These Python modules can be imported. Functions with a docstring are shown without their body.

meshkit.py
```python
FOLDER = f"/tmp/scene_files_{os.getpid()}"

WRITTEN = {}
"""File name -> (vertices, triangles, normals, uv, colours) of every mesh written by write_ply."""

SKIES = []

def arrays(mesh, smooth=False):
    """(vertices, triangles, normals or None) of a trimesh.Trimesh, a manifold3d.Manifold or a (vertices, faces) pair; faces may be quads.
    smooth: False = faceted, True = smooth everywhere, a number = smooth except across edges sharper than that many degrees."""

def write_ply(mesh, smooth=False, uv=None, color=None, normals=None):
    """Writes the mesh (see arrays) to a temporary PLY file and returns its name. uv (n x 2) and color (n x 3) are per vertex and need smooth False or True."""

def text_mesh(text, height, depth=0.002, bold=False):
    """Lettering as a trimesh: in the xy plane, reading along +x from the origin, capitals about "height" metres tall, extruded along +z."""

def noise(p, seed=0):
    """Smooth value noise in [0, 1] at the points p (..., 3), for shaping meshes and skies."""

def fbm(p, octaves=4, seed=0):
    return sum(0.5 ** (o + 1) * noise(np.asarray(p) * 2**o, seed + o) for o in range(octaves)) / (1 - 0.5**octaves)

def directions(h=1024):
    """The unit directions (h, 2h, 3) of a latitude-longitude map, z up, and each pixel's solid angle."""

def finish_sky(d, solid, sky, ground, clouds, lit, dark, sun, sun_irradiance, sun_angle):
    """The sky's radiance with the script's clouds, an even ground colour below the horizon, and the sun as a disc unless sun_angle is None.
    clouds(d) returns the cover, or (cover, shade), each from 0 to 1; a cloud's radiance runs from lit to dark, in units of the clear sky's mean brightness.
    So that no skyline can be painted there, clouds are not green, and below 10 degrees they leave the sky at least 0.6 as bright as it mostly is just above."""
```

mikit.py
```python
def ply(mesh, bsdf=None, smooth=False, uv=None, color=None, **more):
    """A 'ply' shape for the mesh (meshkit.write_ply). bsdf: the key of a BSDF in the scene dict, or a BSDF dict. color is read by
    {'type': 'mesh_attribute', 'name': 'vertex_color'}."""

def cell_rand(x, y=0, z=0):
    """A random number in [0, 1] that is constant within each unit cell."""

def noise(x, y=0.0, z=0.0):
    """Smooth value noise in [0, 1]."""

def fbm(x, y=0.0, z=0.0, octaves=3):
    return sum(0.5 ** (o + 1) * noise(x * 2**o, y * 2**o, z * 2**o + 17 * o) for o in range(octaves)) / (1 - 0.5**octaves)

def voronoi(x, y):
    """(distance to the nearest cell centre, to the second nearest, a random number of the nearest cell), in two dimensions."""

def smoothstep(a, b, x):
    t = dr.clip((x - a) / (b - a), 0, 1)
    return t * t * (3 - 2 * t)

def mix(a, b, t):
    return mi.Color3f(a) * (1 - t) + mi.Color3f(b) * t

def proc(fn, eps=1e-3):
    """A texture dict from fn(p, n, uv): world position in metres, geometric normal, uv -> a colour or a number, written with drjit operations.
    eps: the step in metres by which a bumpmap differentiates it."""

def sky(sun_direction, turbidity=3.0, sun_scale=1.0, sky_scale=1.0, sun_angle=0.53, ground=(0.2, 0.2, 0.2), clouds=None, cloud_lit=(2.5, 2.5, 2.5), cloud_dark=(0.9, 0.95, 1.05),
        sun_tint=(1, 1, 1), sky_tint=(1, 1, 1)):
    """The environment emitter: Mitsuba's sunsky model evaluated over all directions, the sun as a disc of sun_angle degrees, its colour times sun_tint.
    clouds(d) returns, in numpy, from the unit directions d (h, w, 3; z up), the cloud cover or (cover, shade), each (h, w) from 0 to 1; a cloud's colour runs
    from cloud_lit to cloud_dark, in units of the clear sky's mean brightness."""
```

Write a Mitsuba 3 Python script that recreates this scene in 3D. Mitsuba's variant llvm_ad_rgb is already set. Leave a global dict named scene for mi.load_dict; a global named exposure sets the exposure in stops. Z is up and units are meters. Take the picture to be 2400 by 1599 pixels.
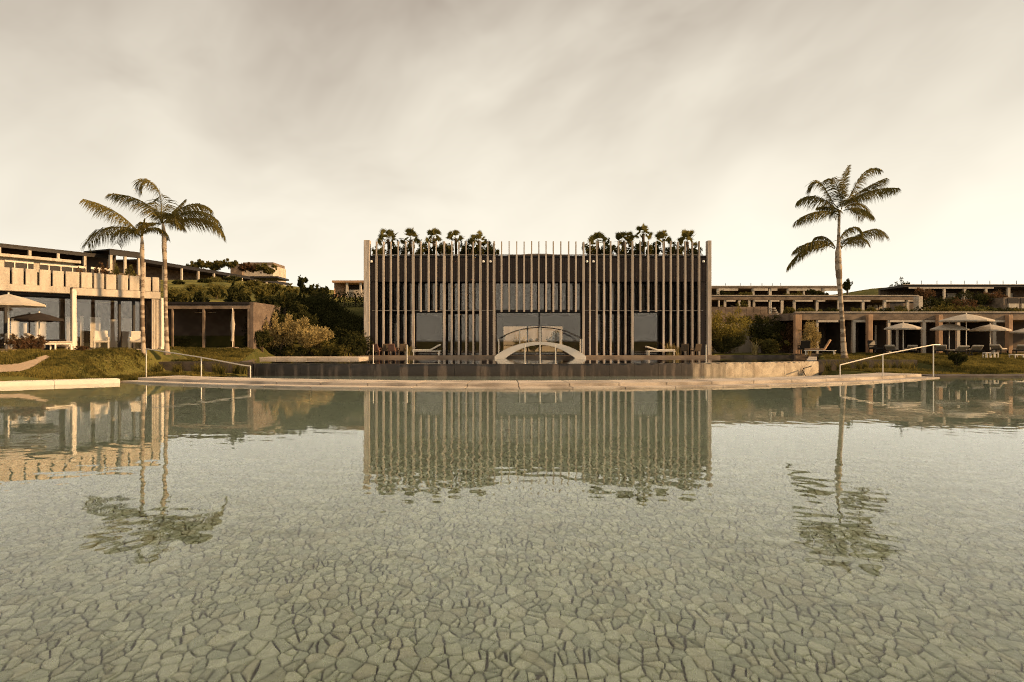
import math, random
import numpy as np, trimesh, mitsuba as mi, drjit as dr, mikit
from mikit import noise, fbm, smoothstep, mix, voronoi, cell_rand
from scipy.spatial import Voronoi
from shapely.geometry import Polygon, Point, LineString
import shapely
random.seed(7); rng = np.random.default_rng(7)
T = mi.ScalarTransform4f
scene, labels = {}, {}

# ------------------------------------------------------------------ camera, sky, sun, exposure
H, F, CX, CY = 1.6, 1600.0, 1200.0, 799.5
scene['camera'] = dict(type='perspective', fov=2*math.degrees(math.atan(1200/F)), fov_axis='x', near_clip=0.05, far_clip=5000.0,
                       to_world=T().look_at(origin=[0, 0, H], target=[0, 10, H], up=[0, 0, 1]))
SUN_AZ, SUN_EL = math.radians(15), math.radians(21)
SUN = (math.cos(SUN_AZ)*math.cos(SUN_EL), -math.sin(SUN_AZ)*math.cos(SUN_EL), math.sin(SUN_EL))

def _vnoise(x, y, z=0.0):
    def h(i, j, k):
        n = np.sin(i*127.1+j*311.7+k*74.7)*43758.5453
        return n-np.floor(n)
    i, j = np.floor(x), np.floor(y); a, b = x-i, y-j
    a, b = a*a*(3-2*a), b*b*(3-2*b)
    return (h(i, j, z)*(1-a)+h(i+1, j, z)*a)*(1-b)+(h(i, j+1, z)*(1-a)+h(i+1, j+1, z)*a)*b
def _vfbm(x, y, o=5, z=0.0):
    return sum(0.5**(k+1)*_vnoise(x*2**k+k*3.1, y*2**k-k*1.7, z+k) for k in range(o))/(1-0.5**o)
def cloud_fn(d):
    el = np.degrees(np.arcsin(np.clip(d[..., 2], -1, 1)))
    # a thin veil of high cloud, drawn out in soft slanting streaks
    a, b = d[..., 0]+0.25*d[..., 1], d[..., 2]
    u, v = a*0.90+b*0.44, b*0.90-a*0.44
    w = _vfbm(a*2.2+4, b*3.1+1, 4, 3.0)
    n1 = _vfbm(u*1.7+1.1*w+6.1, v*3.0+0.9*w+1.4, 6, 1.0)
    n2 = _vfbm(u*7.5+2.8*w+9.0, v*12.0+3.2*w, 6, 2.0)
    thick = np.clip((el-2)/30.0, 0, 1)
    shade = 0.03+0.80*thick**1.25+(n1-0.5)*0.46*np.clip(el/20, 0.08, 1)+(n2-0.5)*0.46*np.clip(el/20, 0.08, 1)
    shade += 0.20*(0.30-d[..., 0]*0.9)*np.clip(el/8, 0.3, 1)
    return np.ones_like(el), np.clip(shade, 0, 1)
scene['sky'] = mikit.sky(SUN, turbidity=4.0, sun_angle=2.5, sun_scale=1.08, sun_tint=(1.0, 0.85, 0.70), ground=(0.12, 0.10, 0.07), clouds=cloud_fn,
                         cloud_lit=(3.28, 3.09, 2.60), cloud_dark=(1.18, 0.99, 0.81))
exposure = 2.2

# ------------------------------------------------------------------ helpers
_used = {}
def numbered(full):
    if full not in _used:
        _used[full] = 0
        return full
    _used[full] += 1
    return f"{full}_{_used[full]:03d}"
def thing(name, label, cat, group=None, kind=None):
    k = numbered(name)
    labels[k] = {'label': label}
    if cat: labels[k]['category'] = cat
    if group: labels[k]['group'] = group
    if kind: labels[k]['kind'] = kind
    return k
def shape(mesh, mat, smooth=False, uv=None):
    if isinstance(mesh, list): mesh = trimesh.util.concatenate(mesh)
    return mikit.ply(mesh, mat, smooth=smooth, uv=uv)
def part(parent, name, mesh, mat, smooth=False, label=None, uv=None, kind=None):
    k = numbered(parent+'__'+name)
    scene[k] = shape(mesh, mat, smooth, uv)
    if label or kind:
        labels[k] = {}
        if label: labels[k]['label'] = label
        if kind: labels[k]['kind'] = kind
    return k
def top(name, mesh, mat, label, cat, group=None, smooth=False, kind=None, uv=None):
    k = thing(name, label, cat, group, kind)
    scene[k] = shape(mesh, mat, smooth, uv)
    return k
def struct(name, mesh, mat, label, smooth=False, uv=None):
    k = numbered(name); labels[k] = {'label': label, 'kind': 'structure'}
    if mesh is not None: scene[k] = shape(mesh, mat, smooth, uv)
    return k
def W(px, py, d):
    """the point at distance d that the photograph shows at (px, py)"""
    return np.array([(px-CX)*d/F, d, H-(py-CY)*d/F])
def XD(px, d): return (px-CX)*d/F
def ZD(py, d): return H-(py-CY)*d/F
def box(x0, x1, y0, y1, z0, z1):
    m = trimesh.creation.box((abs(x1-x0), abs(y1-y0), abs(z1-z0)))
    m.apply_translation(((x0+x1)/2, (y0+y1)/2, (z0+z1)/2)); return m
def cbox(x0, x1, y0, y1, z0, z1, c=0.012):
    """box with chamfered edges"""
    x0, x1, y0, y1, z0, z1 = min(x0, x1), max(x0, x1), min(y0, y1), max(y0, y1), min(z0, z1), max(z0, z1)
    c = min(c, (x1-x0)/3, (y1-y0)/3, (z1-z0)/3)
    p = []
    for sx in (0, 1):
        for sy in (0, 1):
            for sz in (0, 1):
                q = [x1 if sx else x0, y1 if sy else y0, z1 if sz else z0]
                for a in range(3):
                    r = list(q)
                    for b in range(3):
                        if b != a: r[b] += -c if (sx, sy, sz)[b] else c
                    p.append(r)
    return trimesh.convex.convex_hull(np.array(p))
def tube(pts, rad, n=8, cap=True):
    p = np.asarray(pts, float); r = np.broadcast_to(np.asarray(rad, float), (len(p),))
    t = np.gradient(p, axis=0); t /= np.linalg.norm(t, axis=1, keepdims=True)+1e-12
    ref = np.array([0.31, 0.95, 0.05]) if abs(t[:, 2]).mean() > 0.7 else np.array([0.02, 0.05, 1.0])
    a = np.cross(t, ref); a /= np.linalg.norm(a, axis=1, keepdims=True)+1e-12
    b = np.cross(t, a); an = np.arange(n)*2*np.pi/n
    v = (p[:, None]+r[:, None, None]*(np.cos(an)[None, :, None]*a[:, None]+np.sin(an)[None, :, None]*b[:, None])).reshape(-1, 3)
    i, j = np.meshgrid(np.arange(len(p)-1), np.arange(n), indexing='ij')
    q = np.stack([i*n+j, (i+1)*n+j, (i+1)*n+(j+1) % n, i*n+(j+1) % n], -1).reshape(-1, 4)
    f = np.vstack([q[:, [0, 1, 2]], q[:, [0, 2, 3]]])
    if cap:
        k = len(v); v = np.vstack([v, p[:1], p[-1:]]); m = (len(p)-1)*n
        f = np.vstack([f, [[k, jj, (jj+1) % n] for jj in range(n)], [[k+1, m+(jj+1) % n, m+jj] for jj in range(n)]])
    return trimesh.Trimesh(v, f, process=False)
def spline(ctrl, n=14):
    from scipy.interpolate import make_interp_spline
    c = np.asarray(ctrl, float)
    s = np.r_[0, np.cumsum(np.linalg.norm(np.diff(c, axis=0), axis=1))]; s /= s[-1]
    return make_interp_spline(s, c, k=min(len(c)-1, 3))(np.linspace(0, 1, n))
def prism(poly, z0, z1):
    m = trimesh.creation.extrude_polygon(Polygon(poly) if not isinstance(poly, Polygon) else poly, z1-z0, engine='earcut')
    m.apply_translation((0, 0, z0)); return m
def arc_block(c, r0, r1, a0, a1, z0, z1, n=4, c_in=0.01):
    """block of a ring; angles measured from -y towards +x"""
    a = np.linspace(a0, a1, n+1)
    o = [(c[0]+r1*math.sin(t), c[1]-r1*math.cos(t)) for t in a]; i = [(c[0]+r0*math.sin(t), c[1]-r0*math.cos(t)) for t in a]
    P = o+i[::-1]
    if c_in:
        m1 = prism(P, z0, z1-c_in); q = Polygon(P).buffer(-c_in, join_style=2)
        m2 = prism(q, z1-c_in, z1)
        return trimesh.util.concatenate([m1, m2])
    return prism(P, z0, z1)
def frame_local(ox, oy, ux, uy):
    """matrix from (u along, v behind, z) to the world"""
    M = np.eye(4); l = math.hypot(ux, uy); ux, uy = ux/l, uy/l
    M[:2, 0] = (ux, uy); M[:2, 1] = (-uy, ux); M[:2, 3] = (ox, oy)
    return M
def xf(m, M):
    m = trimesh.util.concatenate(m) if isinstance(m, list) else m.copy(); m.apply_transform(M); return m

# ------------------------------------------------------------------ materials
def rgb(*c): return {'type': 'rgb', 'value': list(c)}
def pr(col, rough=0.6, spec=0.4, metal=0.0, **k):
    return dict(type='twosided', bsdf=dict(type='principled', base_color=col if isinstance(col, dict) else rgb(*col), roughness=rough, specular=spec, metallic=metal, **k))
def two_tone(a, b, sx, sy, sz, lo=0.3, hi=0.7, o=4):
    return mikit.proc(lambda p, n, uv: mix(a, b, smoothstep(lo, hi, fbm(p.x*sx, p.y*sy, p.z*sz, o))))
def thin(a, b, s=3.0, trans=0.7):
    return dict(type='principledthin', base_color=mikit.proc(lambda p, n, uv: mix(a, b, smoothstep(0.25, 0.75, 0.5*noise(p.x*s, p.y*s, p.z*s)+0.5*noise(p.x*9*s, p.y*9*s, p.z*9*s)))), roughness=0.5, diff_trans=trans, spec_trans=0.0, eta=1.35)
M = scene
def _wood(p, n, uv):
    g = fbm(p.x*28+p.y*9, p.y*28, p.z*1.3, 4); c = cell_rand(p.x*1.905+40, 0, 3)
    return mix((0.47, 0.41, 0.345), (0.33, 0.285, 0.235), smoothstep(0.3, 0.72, g))*(0.82+0.36*c)
M['mat_fin_timber'] = pr(mikit.proc(_wood), 0.65, 0.3)
M['mat_cladding'] = pr(mikit.proc(lambda p, n, uv: mix((0.050, 0.036, 0.029), (0.085, 0.062, 0.050), fbm(p.x*16, p.y*16, p.z*1.1, 4))), 0.6, 0.3)
M['mat_dark'] = pr((0.018, 0.014, 0.011), 0.5, 0.3)
M['mat_interior'] = pr((0.075, 0.06, 0.048), 0.8, 0.2)
M['mat_room'] = pr(two_tone((0.17, 0.13, 0.10), (0.12, 0.09, 0.07), 2, 2, 2), 0.8, 0.2)
M['mat_glass'] = dict(type='thindielectric', int_ior=1.42, specular_reflectance=rgb(1.0, 0.90, 0.80))
def _conc(p, n, uv):
    st = fbm(p.x*2.3+p.y*2.3, p.y*0.3, p.z*0.55, 4); gr = noise(p.x*34, p.y*34, p.z*34)
    return mix((0.52, 0.455, 0.365), (0.40, 0.345, 0.275), smoothstep(0.35, 0.72, st))*(0.9+0.2*gr)
M['mat_glass_house'] = dict(type='thindielectric', int_ior=1.62, specular_reflectance=rgb(1.0, 0.90, 0.80))
M['mat_concrete'] = pr(mikit.proc(_conc), 0.75, 0.3)
M['mat_concrete_brown'] = pr(mikit.proc(lambda p, n, uv: mix((0.235, 0.175, 0.125), (0.125, 0.095, 0.07), smoothstep(0.3, 0.7, fbm(p.x*1.9, p.y*1.9, p.z*2.2, 4)))*(0.85+0.3*noise(p.x*22, p.y*22, p.z*22))), 0.8, 0.3)
M['mat_white'] = pr(mikit.proc(lambda p, n, uv: mix((0.74, 0.67, 0.56), (0.64, 0.57, 0.47), fbm(p.x*3, p.y*3, p.z*3, 3))), 0.55, 0.4)
def _coping(p, n, uv):
    st = fbm(p.x*1.3, p.y*1.3, p.z*3, 4); g = fbm(p.x*24, p.y*24, p.z*30, 3)
    c = mix((0.44, 0.38, 0.31), (0.27, 0.228, 0.182), smoothstep(0.38, 0.68, st))
    return c*(0.8+0.4*g)
M['mat_coping'] = pr(mikit.proc(_coping), 0.6, 0.4)
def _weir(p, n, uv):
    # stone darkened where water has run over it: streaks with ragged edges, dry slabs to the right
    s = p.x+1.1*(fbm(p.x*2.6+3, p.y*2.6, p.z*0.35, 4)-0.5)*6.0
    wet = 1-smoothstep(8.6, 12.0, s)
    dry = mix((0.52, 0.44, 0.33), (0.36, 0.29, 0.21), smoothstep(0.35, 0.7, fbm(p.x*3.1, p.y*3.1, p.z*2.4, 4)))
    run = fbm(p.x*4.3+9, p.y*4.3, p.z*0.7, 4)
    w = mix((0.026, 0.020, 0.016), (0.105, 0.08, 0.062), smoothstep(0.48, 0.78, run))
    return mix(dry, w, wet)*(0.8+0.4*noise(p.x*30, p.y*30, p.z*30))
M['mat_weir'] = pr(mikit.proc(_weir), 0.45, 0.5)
M['mat_dark_stone'] = pr(two_tone((0.05, 0.04, 0.032), (0.095, 0.075, 0.058), 2.5, 2.5, 2.5), 0.7, 0.3)
def _grass(p, n, uv):
    a = fbm(p.x*0.55, p.y*0.55, 0, 4); b = fbm(p.x*7, p.y*7, 2, 3)
    c = mix((0.115, 0.105, 0.028), (0.06, 0.062, 0.018), smoothstep(0.36, 0.62, a))
    return mix(c, (0.17, 0.125, 0.05), smoothstep(0.55, 0.85, b)*0.55)
M['mat_ground'] = pr(mikit.proc(_grass), 0.95, 0.1)
M['mat_blade'] = thin((0.24, 0.195, 0.055), (0.065, 0.062, 0.018), 0.7, 0.8)
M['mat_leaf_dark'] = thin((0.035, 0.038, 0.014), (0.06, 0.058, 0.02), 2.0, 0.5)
M['mat_leaf_olive'] = thin((0.19, 0.16, 0.045), (0.085, 0.08, 0.025), 2.2, 0.8)
M['mat_leaf_bright'] = thin((0.32, 0.26, 0.065), (0.14, 0.12, 0.03), 2.2, 0.8)
M['mat_leaf_gold'] = thin((0.52, 0.41, 0.18), (0.27, 0.21, 0.085), 2.2, 0.8)
M['mat_leaf_rust'] = thin((0.16, 0.085, 0.045), (0.09, 0.06, 0.03), 2.6, 0.7)
M['mat_frond'] = thin((0.24, 0.195, 0.06), (0.10, 0.09, 0.03), 2.4, 0.9)
def _trunk(p, n, uv):
    ring = noise(p.z*8.5, 3, 1)*0.6+0.4*noise(p.x*14, p.y*14, p.z*22)
    return mix((0.42, 0.34, 0.25), (0.17, 0.125, 0.085), smoothstep(0.44, 0.62, ring))
M['mat_trunk'] = pr(mikit.proc(_trunk), 0.85, 0.2)
M['mat_branch'] = pr((0.09, 0.065, 0.042), 0.85, 0.2)
M['mat_rust'] = pr((0.23, 0.12, 0.08), 0.85, 0.2)
M['mat_path'] = pr(mikit.proc(lambda p, n, uv: mix((0.40, 0.30, 0.205), (0.28, 0.21, 0.145), fbm(p.x*3, p.y*3, 0, 4))*(0.85+0.3*noise(p.x*40, p.y*40, p.z*40))), 0.9, 0.2)
M['mat_canvas'] = pr(mikit.proc(lambda p, n, uv: mix((0.47, 0.41, 0.33), (0.38, 0.33, 0.265), fbm(p.x*5, p.y*5, p.z*5, 3))), 0.9, 0.15)
M['mat_reflected_canvas'] = pr((0.035, 0.028, 0.024), 0.9, 0.15)
M['mat_steel'] = pr((0.62, 0.56, 0.47), 0.35, 0.5, 0.6)
M['mat_floorboard'] = pr(two_tone((0.24, 0.175, 0.12), (0.16, 0.115, 0.08), 1.5, 18, 2), 0.6, 0.4)
M['mat_curtain'] = pr((0.62, 0.56, 0.46), 0.9, 0.1)
M['mat_orange_wall'] = pr(two_tone((0.44, 0.28, 0.17), (0.34, 0.215, 0.13), 2, 2, 2), 0.85, 0.2)
def _stone(p, n, uv):
    a = fbm(p.x*22, p.y*22, uv.y*31, 4)
    c = mix((0.54, 0.585, 0.42), (0.79, 0.82, 0.60), smoothstep(0.05, 0.95, uv.x))
    c = mix(c, (0.56, 0.50, 0.31), smoothstep(0.6, 0.95, uv.y)*0.4)
    return c*(0.74+0.52*a)
M['mat_stone'] = pr(mikit.proc(_stone), 0.6, 0.3)
M['mat_grout'] = pr(two_tone((0.125, 0.098, 0.050), (0.06, 0.047, 0.024), 3, 3, 3), 0.9, 0.1)
def _farstone(p, n, uv):
    a, b, c = voronoi(p.x*13.0, p.y*8.5)
    col = mix((0.54, 0.585, 0.42), (0.79, 0.82, 0.60), c)
    return mix((0.10, 0.08, 0.042), col, smoothstep(0.02, 0.12, b-a))
M['mat_far_stones'] = pr(mikit.proc(_farstone), 0.7, 0.3)
M['mat_water'] = dict(type='dielectric', int_ior=1.40, ext_ior=1.0)
M['mat_lamp_glass'] = pr((0.85, 0.82, 0.75), 0.2, 0.6)

# ------------------------------------------------------------------ plan of the pools
RC, RR = np.array([-0.5, 52.7]), 30.0          # pool rim, an arc bulging to the camera
WC, WR = np.array([-3.0, 78.0]), 45.0          # weir wall of the upper pool
RA0, RA1 = math.radians(-29.5), math.radians(39.2)
WA0, WA1 = math.asin((-12.9+3)/WR), math.asin((16.9+3)/WR)
def arc_pts(c, r, a0, a1, n=40):
    return [(c[0]+r*math.sin(t), c[1]-r*math.cos(t)) for t in np.linspace(a0, a1, n)]
LK0, LK1 = np.array([-42.0, 6.2]), np.array([-14.95, 26.05])   # inner edge of the straight white coping on the left
rim_pts = arc_pts(RC, RR, RA0, RA1)
pool_poly = Polygon([tuple(LK0), tuple(LK1)]+rim_pts+[(19.0, 30.3), (44, 30.3), (44, 0.9), (-42, 0.9)]).buffer(0)
weir_pts = arc_pts(WC, WR, WA0, WA1)
upper_poly = Polygon(weir_pts+[(21.2, 47.6), (14.4, 47.6), (14.4, 46.0), (-10.9, 46.0), (-10.9, 41.6), (-15.2, 41.6), (-13.6, 35.5)]).buffer(0)
UZ = 0.47

def interp(x, xs, ys): return np.interp(x, xs, ys)
def sstep(a, b, x):
    t = np.clip((x-a)/(b-a), 0, 1); return t*t*(3-2*t)
def ground_z(x, y):
    x, y = np.asarray(x, float), np.asarray(y, float)
    yc = 26.05+(x+14.95)*0.7338
    zl = interp(y-yc, [-1, 1.0, 3.0, 7.6, 12], [0.06, 0.10, 0.34, 1.08, 1.15])
    hillL = interp(y, [46.5, 48.5, 62, 100, 160, 900], [0, 2.7, 4.3, 8.9, 10.0, 10.0])*(0.86+0.2*sstep(-20, -45, x))
    zmid_l = np.where(y < 34.8, 0.0, interp(y, [34.8, 36.5, 41, 45], [0.52, 0.62, 1.08, 1.15]))
    a = sstep(-18.6, -17.4, x)
    left = zl*(1-a)+zmid_l*a
    left = left+hillL
    # bank between the low pavilion and the slatted building, the ground under and behind the building
    bank = interp(y, [34, 44.4, 46, 52, 58, 66, 100, 160, 900], [0.56, 0.60, 0.75, 3.9, 4.9, 5.2, 9.3, 9.6, 9.6])
    centre = interp(y, [34, 70, 100, 160, 900], [0.56, 0.60, 8.6, 9.0, 9.0])
    b = sstep(-16.1, -15.5, x)*sstep(40.6, 41.2, y)
    z = left*(1-b)+bank*b
    c = sstep(-10.6, -10.2, x)
    z = z*(1-c)+centre*c
    right = interp(y, [30, 31.9, 33, 38.0, 44, 50, 52.4, 60, 62, 64.5, 74, 78, 81, 100, 160, 900], [0.05, 0.08, 0.16, 0.44, 0.66, 0.70, 0.72, 1.2, 2.2, 3.2, 4.0, 5.0, 5.6, 8.2, 8.4, 8.4])
    fr = sstep(22.6, 22.0, x)
    right = right*(1-fr)+np.where(y < 37.9, 0.0, right)*fr
    mound = 1.25*np.exp(-(((x-55)/6)**2+((y-100)/12)**2))+1.6*np.exp(-(((x-45)/14)**2+((y-66)/5)**2))
    right = right+mound
    e = sstep(13.9, 14.4, x)
    z = z*(1-e)+right*e
    z = np.where(y < 20, 0.1, z)
    return z+0.05*(np.sin(x*0.9+1)*np.sin(y*0.7)+np.sin(x*0.37-y*0.5))*sstep(27, 33, y)*(y < 45)
def axis(*seg):
    out = []
    for a, b, s in seg: out += list(np.arange(a, b, s))
    return np.unique(np.round(out, 4))
gx = axis((-1500, -300, 120), (-300, -70, 10), (-70, -28, 1.2), (-28, 32, 0.35), (32, 80, 1.5), (80, 300, 10), (300, 1501, 120))
gy = axis((-900, -60, 90), (-60, 20, 8), (20, 56, 0.35), (56, 110, 1.2), (110, 300, 10), (300, 2500, 150))
GX, GY = np.meshgrid(gx, gy)
GZ = ground_z(GX, GY)
pts = shapely.points(GX.ravel(), GY.ravel())
inp = (shapely.contains(pool_poly.buffer(0.9), pts)).reshape(GX.shape); inu = shapely.contains(upper_poly.buffer(0.15), pts).reshape(GX.shape)
GZ = np.where(inp, -0.75, GZ); GZ = np.where(inu, -0.5, GZ)
gap = shapely.contains(Polygon(arc_pts(RC, 29.6, math.radians(-24.5), math.radians(34.5))+weir_pts[::-1]).buffer(0.25), pts).reshape(GX.shape)
GZ = np.where(gap & ~inp, -0.5, GZ)
ii, jj = np.meshgrid(np.arange(len(gy)-1), np.arange(len(gx)-1), indexing='ij'); n_ = len(gx)
q = np.stack([ii*n_+jj, ii*n_+jj+1, (ii+1)*n_+jj+1, (ii+1)*n_+jj], -1).reshape(-1, 4)
struct('terrain', (np.c_[GX.ravel(), GY.ravel(), GZ.ravel()], q), 'mat_ground', 'lawns and grassy hillside rising behind the pools')

# ------------------------------------------------------------------ pool floor: broken stones laid in mortar
floor = struct('pool_floor', None, None, 'pool floor of broken grey-green stones under shallow water')
part(floor, 'mortar', prism([(-44, 0.9), (46, 0.9), (46, 12.0), (-44, 12.0)], -0.62, -0.50), 'mat_grout', label='dark mortar between the floor stones')
part(floor, 'far_paving', prism([(-44, 12.0), (46, 12.0), (46, 31.4), (-44, 31.4)], -0.62, -0.465), 'mat_far_stones')
def stones():
    X0, X1, Y0, Y1 = -10.5, 10.5, 2.6, 12.0
    s = 0.062
    K = 1.55                                               # laid lengthwise: longer along y than across
    xs, ys = np.meshgrid(np.arange(X0-.4, X1+.4, s), np.arange((Y0-.4)/K, (Y1+.4)/K, s))
    P = np.c_[xs.ravel(), ys.ravel()]
    P = P+rng.uniform(-0.95, 0.95, P.shape)*s
    keep = rng.random(len(P)) > 0.10
    P = P[keep]
    big = rng.random(len(P)) < 0.05                       # some broad stones among the small ones
    from scipy.spatial import cKDTree
    tree = cKDTree(P); drop = np.zeros(len(P), bool)
    for b in np.nonzero(big)[0]:
        if drop[b]: continue
        nb = [q_ for q_ in tree.query_ball_point(P[b], s*rng.uniform(.8, 1.3)) if q_ != b]
        drop[nb] = True
    P = P[~drop]
    th = 0.5*np.sin(P[:, 0]*2.1)+0.6*np.cos(P[:, 1]*1.7)
    vor = Voronoi(P)
    items = []
    for k, r in enumerate(vor.point_region):
        reg = vor.regions[r]
        if -1 in reg or len(reg) < 3: continue
        v = vor.vertices[reg]*[1, K]
        c = v.mean(0)
        if not (X0 < c[0] < X1 and Y0 < c[1] < Y1) or abs(c[0]) > 0.78*c[1]+0.5: continue
        if np.abs(v-c).max() > 0.4: continue
        d = np.roll(v, -1, 0)-v; L = np.linalg.norm(d, axis=1)
        v = v[L > 0.008]
        if len(v) < 3: continue
        g = Polygon(v).buffer(-rng.uniform(0.0022, 0.0075), join_style=2)
        if g.is_empty or g.geom_type != 'Polygon' or g.area < 0.0007: continue
        o = np.array(g.exterior.coords)[:-1][::(1 if g.exterior.is_ccw else -1)]
        if c[1] < 7.5:                                          # chipped, slightly bowed edges
            m_ = (o+np.roll(o, -1, 0))/2; e_ = np.roll(o, -1, 0)-o; nrm = np.c_[-e_[:, 1], e_[:, 0]]
            m_ = m_+nrm*rng.uniform(-0.05, 0.07, (len(o), 1)); o = np.stack([o, m_], 1).reshape(-1, 2)
        items.append((g.area/(c[1]**2), o, c))
    items.sort(key=lambda t: -t[0])
    return items
def stone_mesh(o, c):
    n = len(o)
    cz = -0.458+rng.uniform(-0.009, 0.008); tilt = rng.normal(0, 0.05, 2)
    cc = o.mean(0); inn = cc+(o-cc)*np.maximum(0.55, 1-0.011/np.maximum(np.linalg.norm(o-cc, axis=1, keepdims=True), 1e-3))
    zt = cz+(inn-cc)@tilt
    v = np.vstack([np.c_[o, np.full(n, -0.53)], np.c_[o, zt-0.009], np.c_[inn, zt], [[cc[0], cc[1], cz+0.004]]])
    i = np.arange(n); j = (i+1) % n
    f = np.vstack([np.c_[i, j, j+n], np.c_[i, j+n, i+n], np.c_[i+n, j+n, j+2*n], np.c_[i+n, j+2*n, i+2*n], np.c_[i+2*n, j+2*n, np.full(n, 3*n)]])
    return v, f, np.tile(rng.random(2), (len(v), 1))
_st = stones()
for a_, o_, c_ in _st[:299]:
    v, f, uv = stone_mesh(o_, c_); part(floor, 'stone', trimesh.Trimesh(v, f, process=False), 'mat_stone', uv=uv)
vs, fs, us, k_ = [], [], [], 0
for a_, o_, c_ in _st[299:]:
    v, f, uv = stone_mesh(o_, c_); vs.append(v); fs.append(f+k_); us.append(uv); k_ += len(v)
part(floor, 'small_stones', trimesh.Trimesh(np.vstack(vs), np.vstack(fs), process=False), 'mat_stone', uv=np.vstack(us), kind='stuff')

# water of the big pool, a gently rippled sheet
def ripples(x, y, seed, slope, lams):
    r = np.random.default_rng(seed); z = np.zeros_like(x)
    for lam in lams:
        th = r.normal(1.2, 0.75); k = 2*np.pi/lam; ph = r.uniform(0, 6.28)
        wob = 0.35*lam*np.sin(x*2*np.pi/(lam*5.3)+r.uniform(0, 6))+0.35*lam*np.sin(y*2*np.pi/(lam*6.1)+r.uniform(0, 6))
        z += slope*math.sqrt(2.0/len(lams))/k*np.sin(k*(x*math.cos(th)+y*math.sin(th)+wob)+ph)
    return z
wx = axis((-44, -25, 1.0), (-25, -9, 0.075), (-9, 9, 0.045), (9, 25, 0.075), (25, 46.1, 1.0)); wy = axis((0.9, 12, 0.042), (12, 31.41, 0.085))
WX, WY = np.meshgrid(wx, wy)
gust = 0.55+0.9*_vfbm(WX*0.16+3, WY*0.13+7, 3)
WZ = ripples(WX, WY, 3, 0.0100, [0.19, 0.21, 0.24, 0.27, 0.31, 0.36, 0.42, 0.50, 0.60, 0.75, 0.23, 0.29, 0.34])*gust*np.clip(0.34+0.62*(12-WY)/11, 0.28, 1.0)
i_, j_ = np.meshgrid(np.arange(len(wy)-1), np.arange(len(wx)-1), indexing='ij'); n_ = len(wx)
q = np.stack([i_*n_+j_, i_*n_+j_+1, (i_+1)*n_+j_+1, (i_+1)*n_+j_], -1).reshape(-1, 4)
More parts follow.
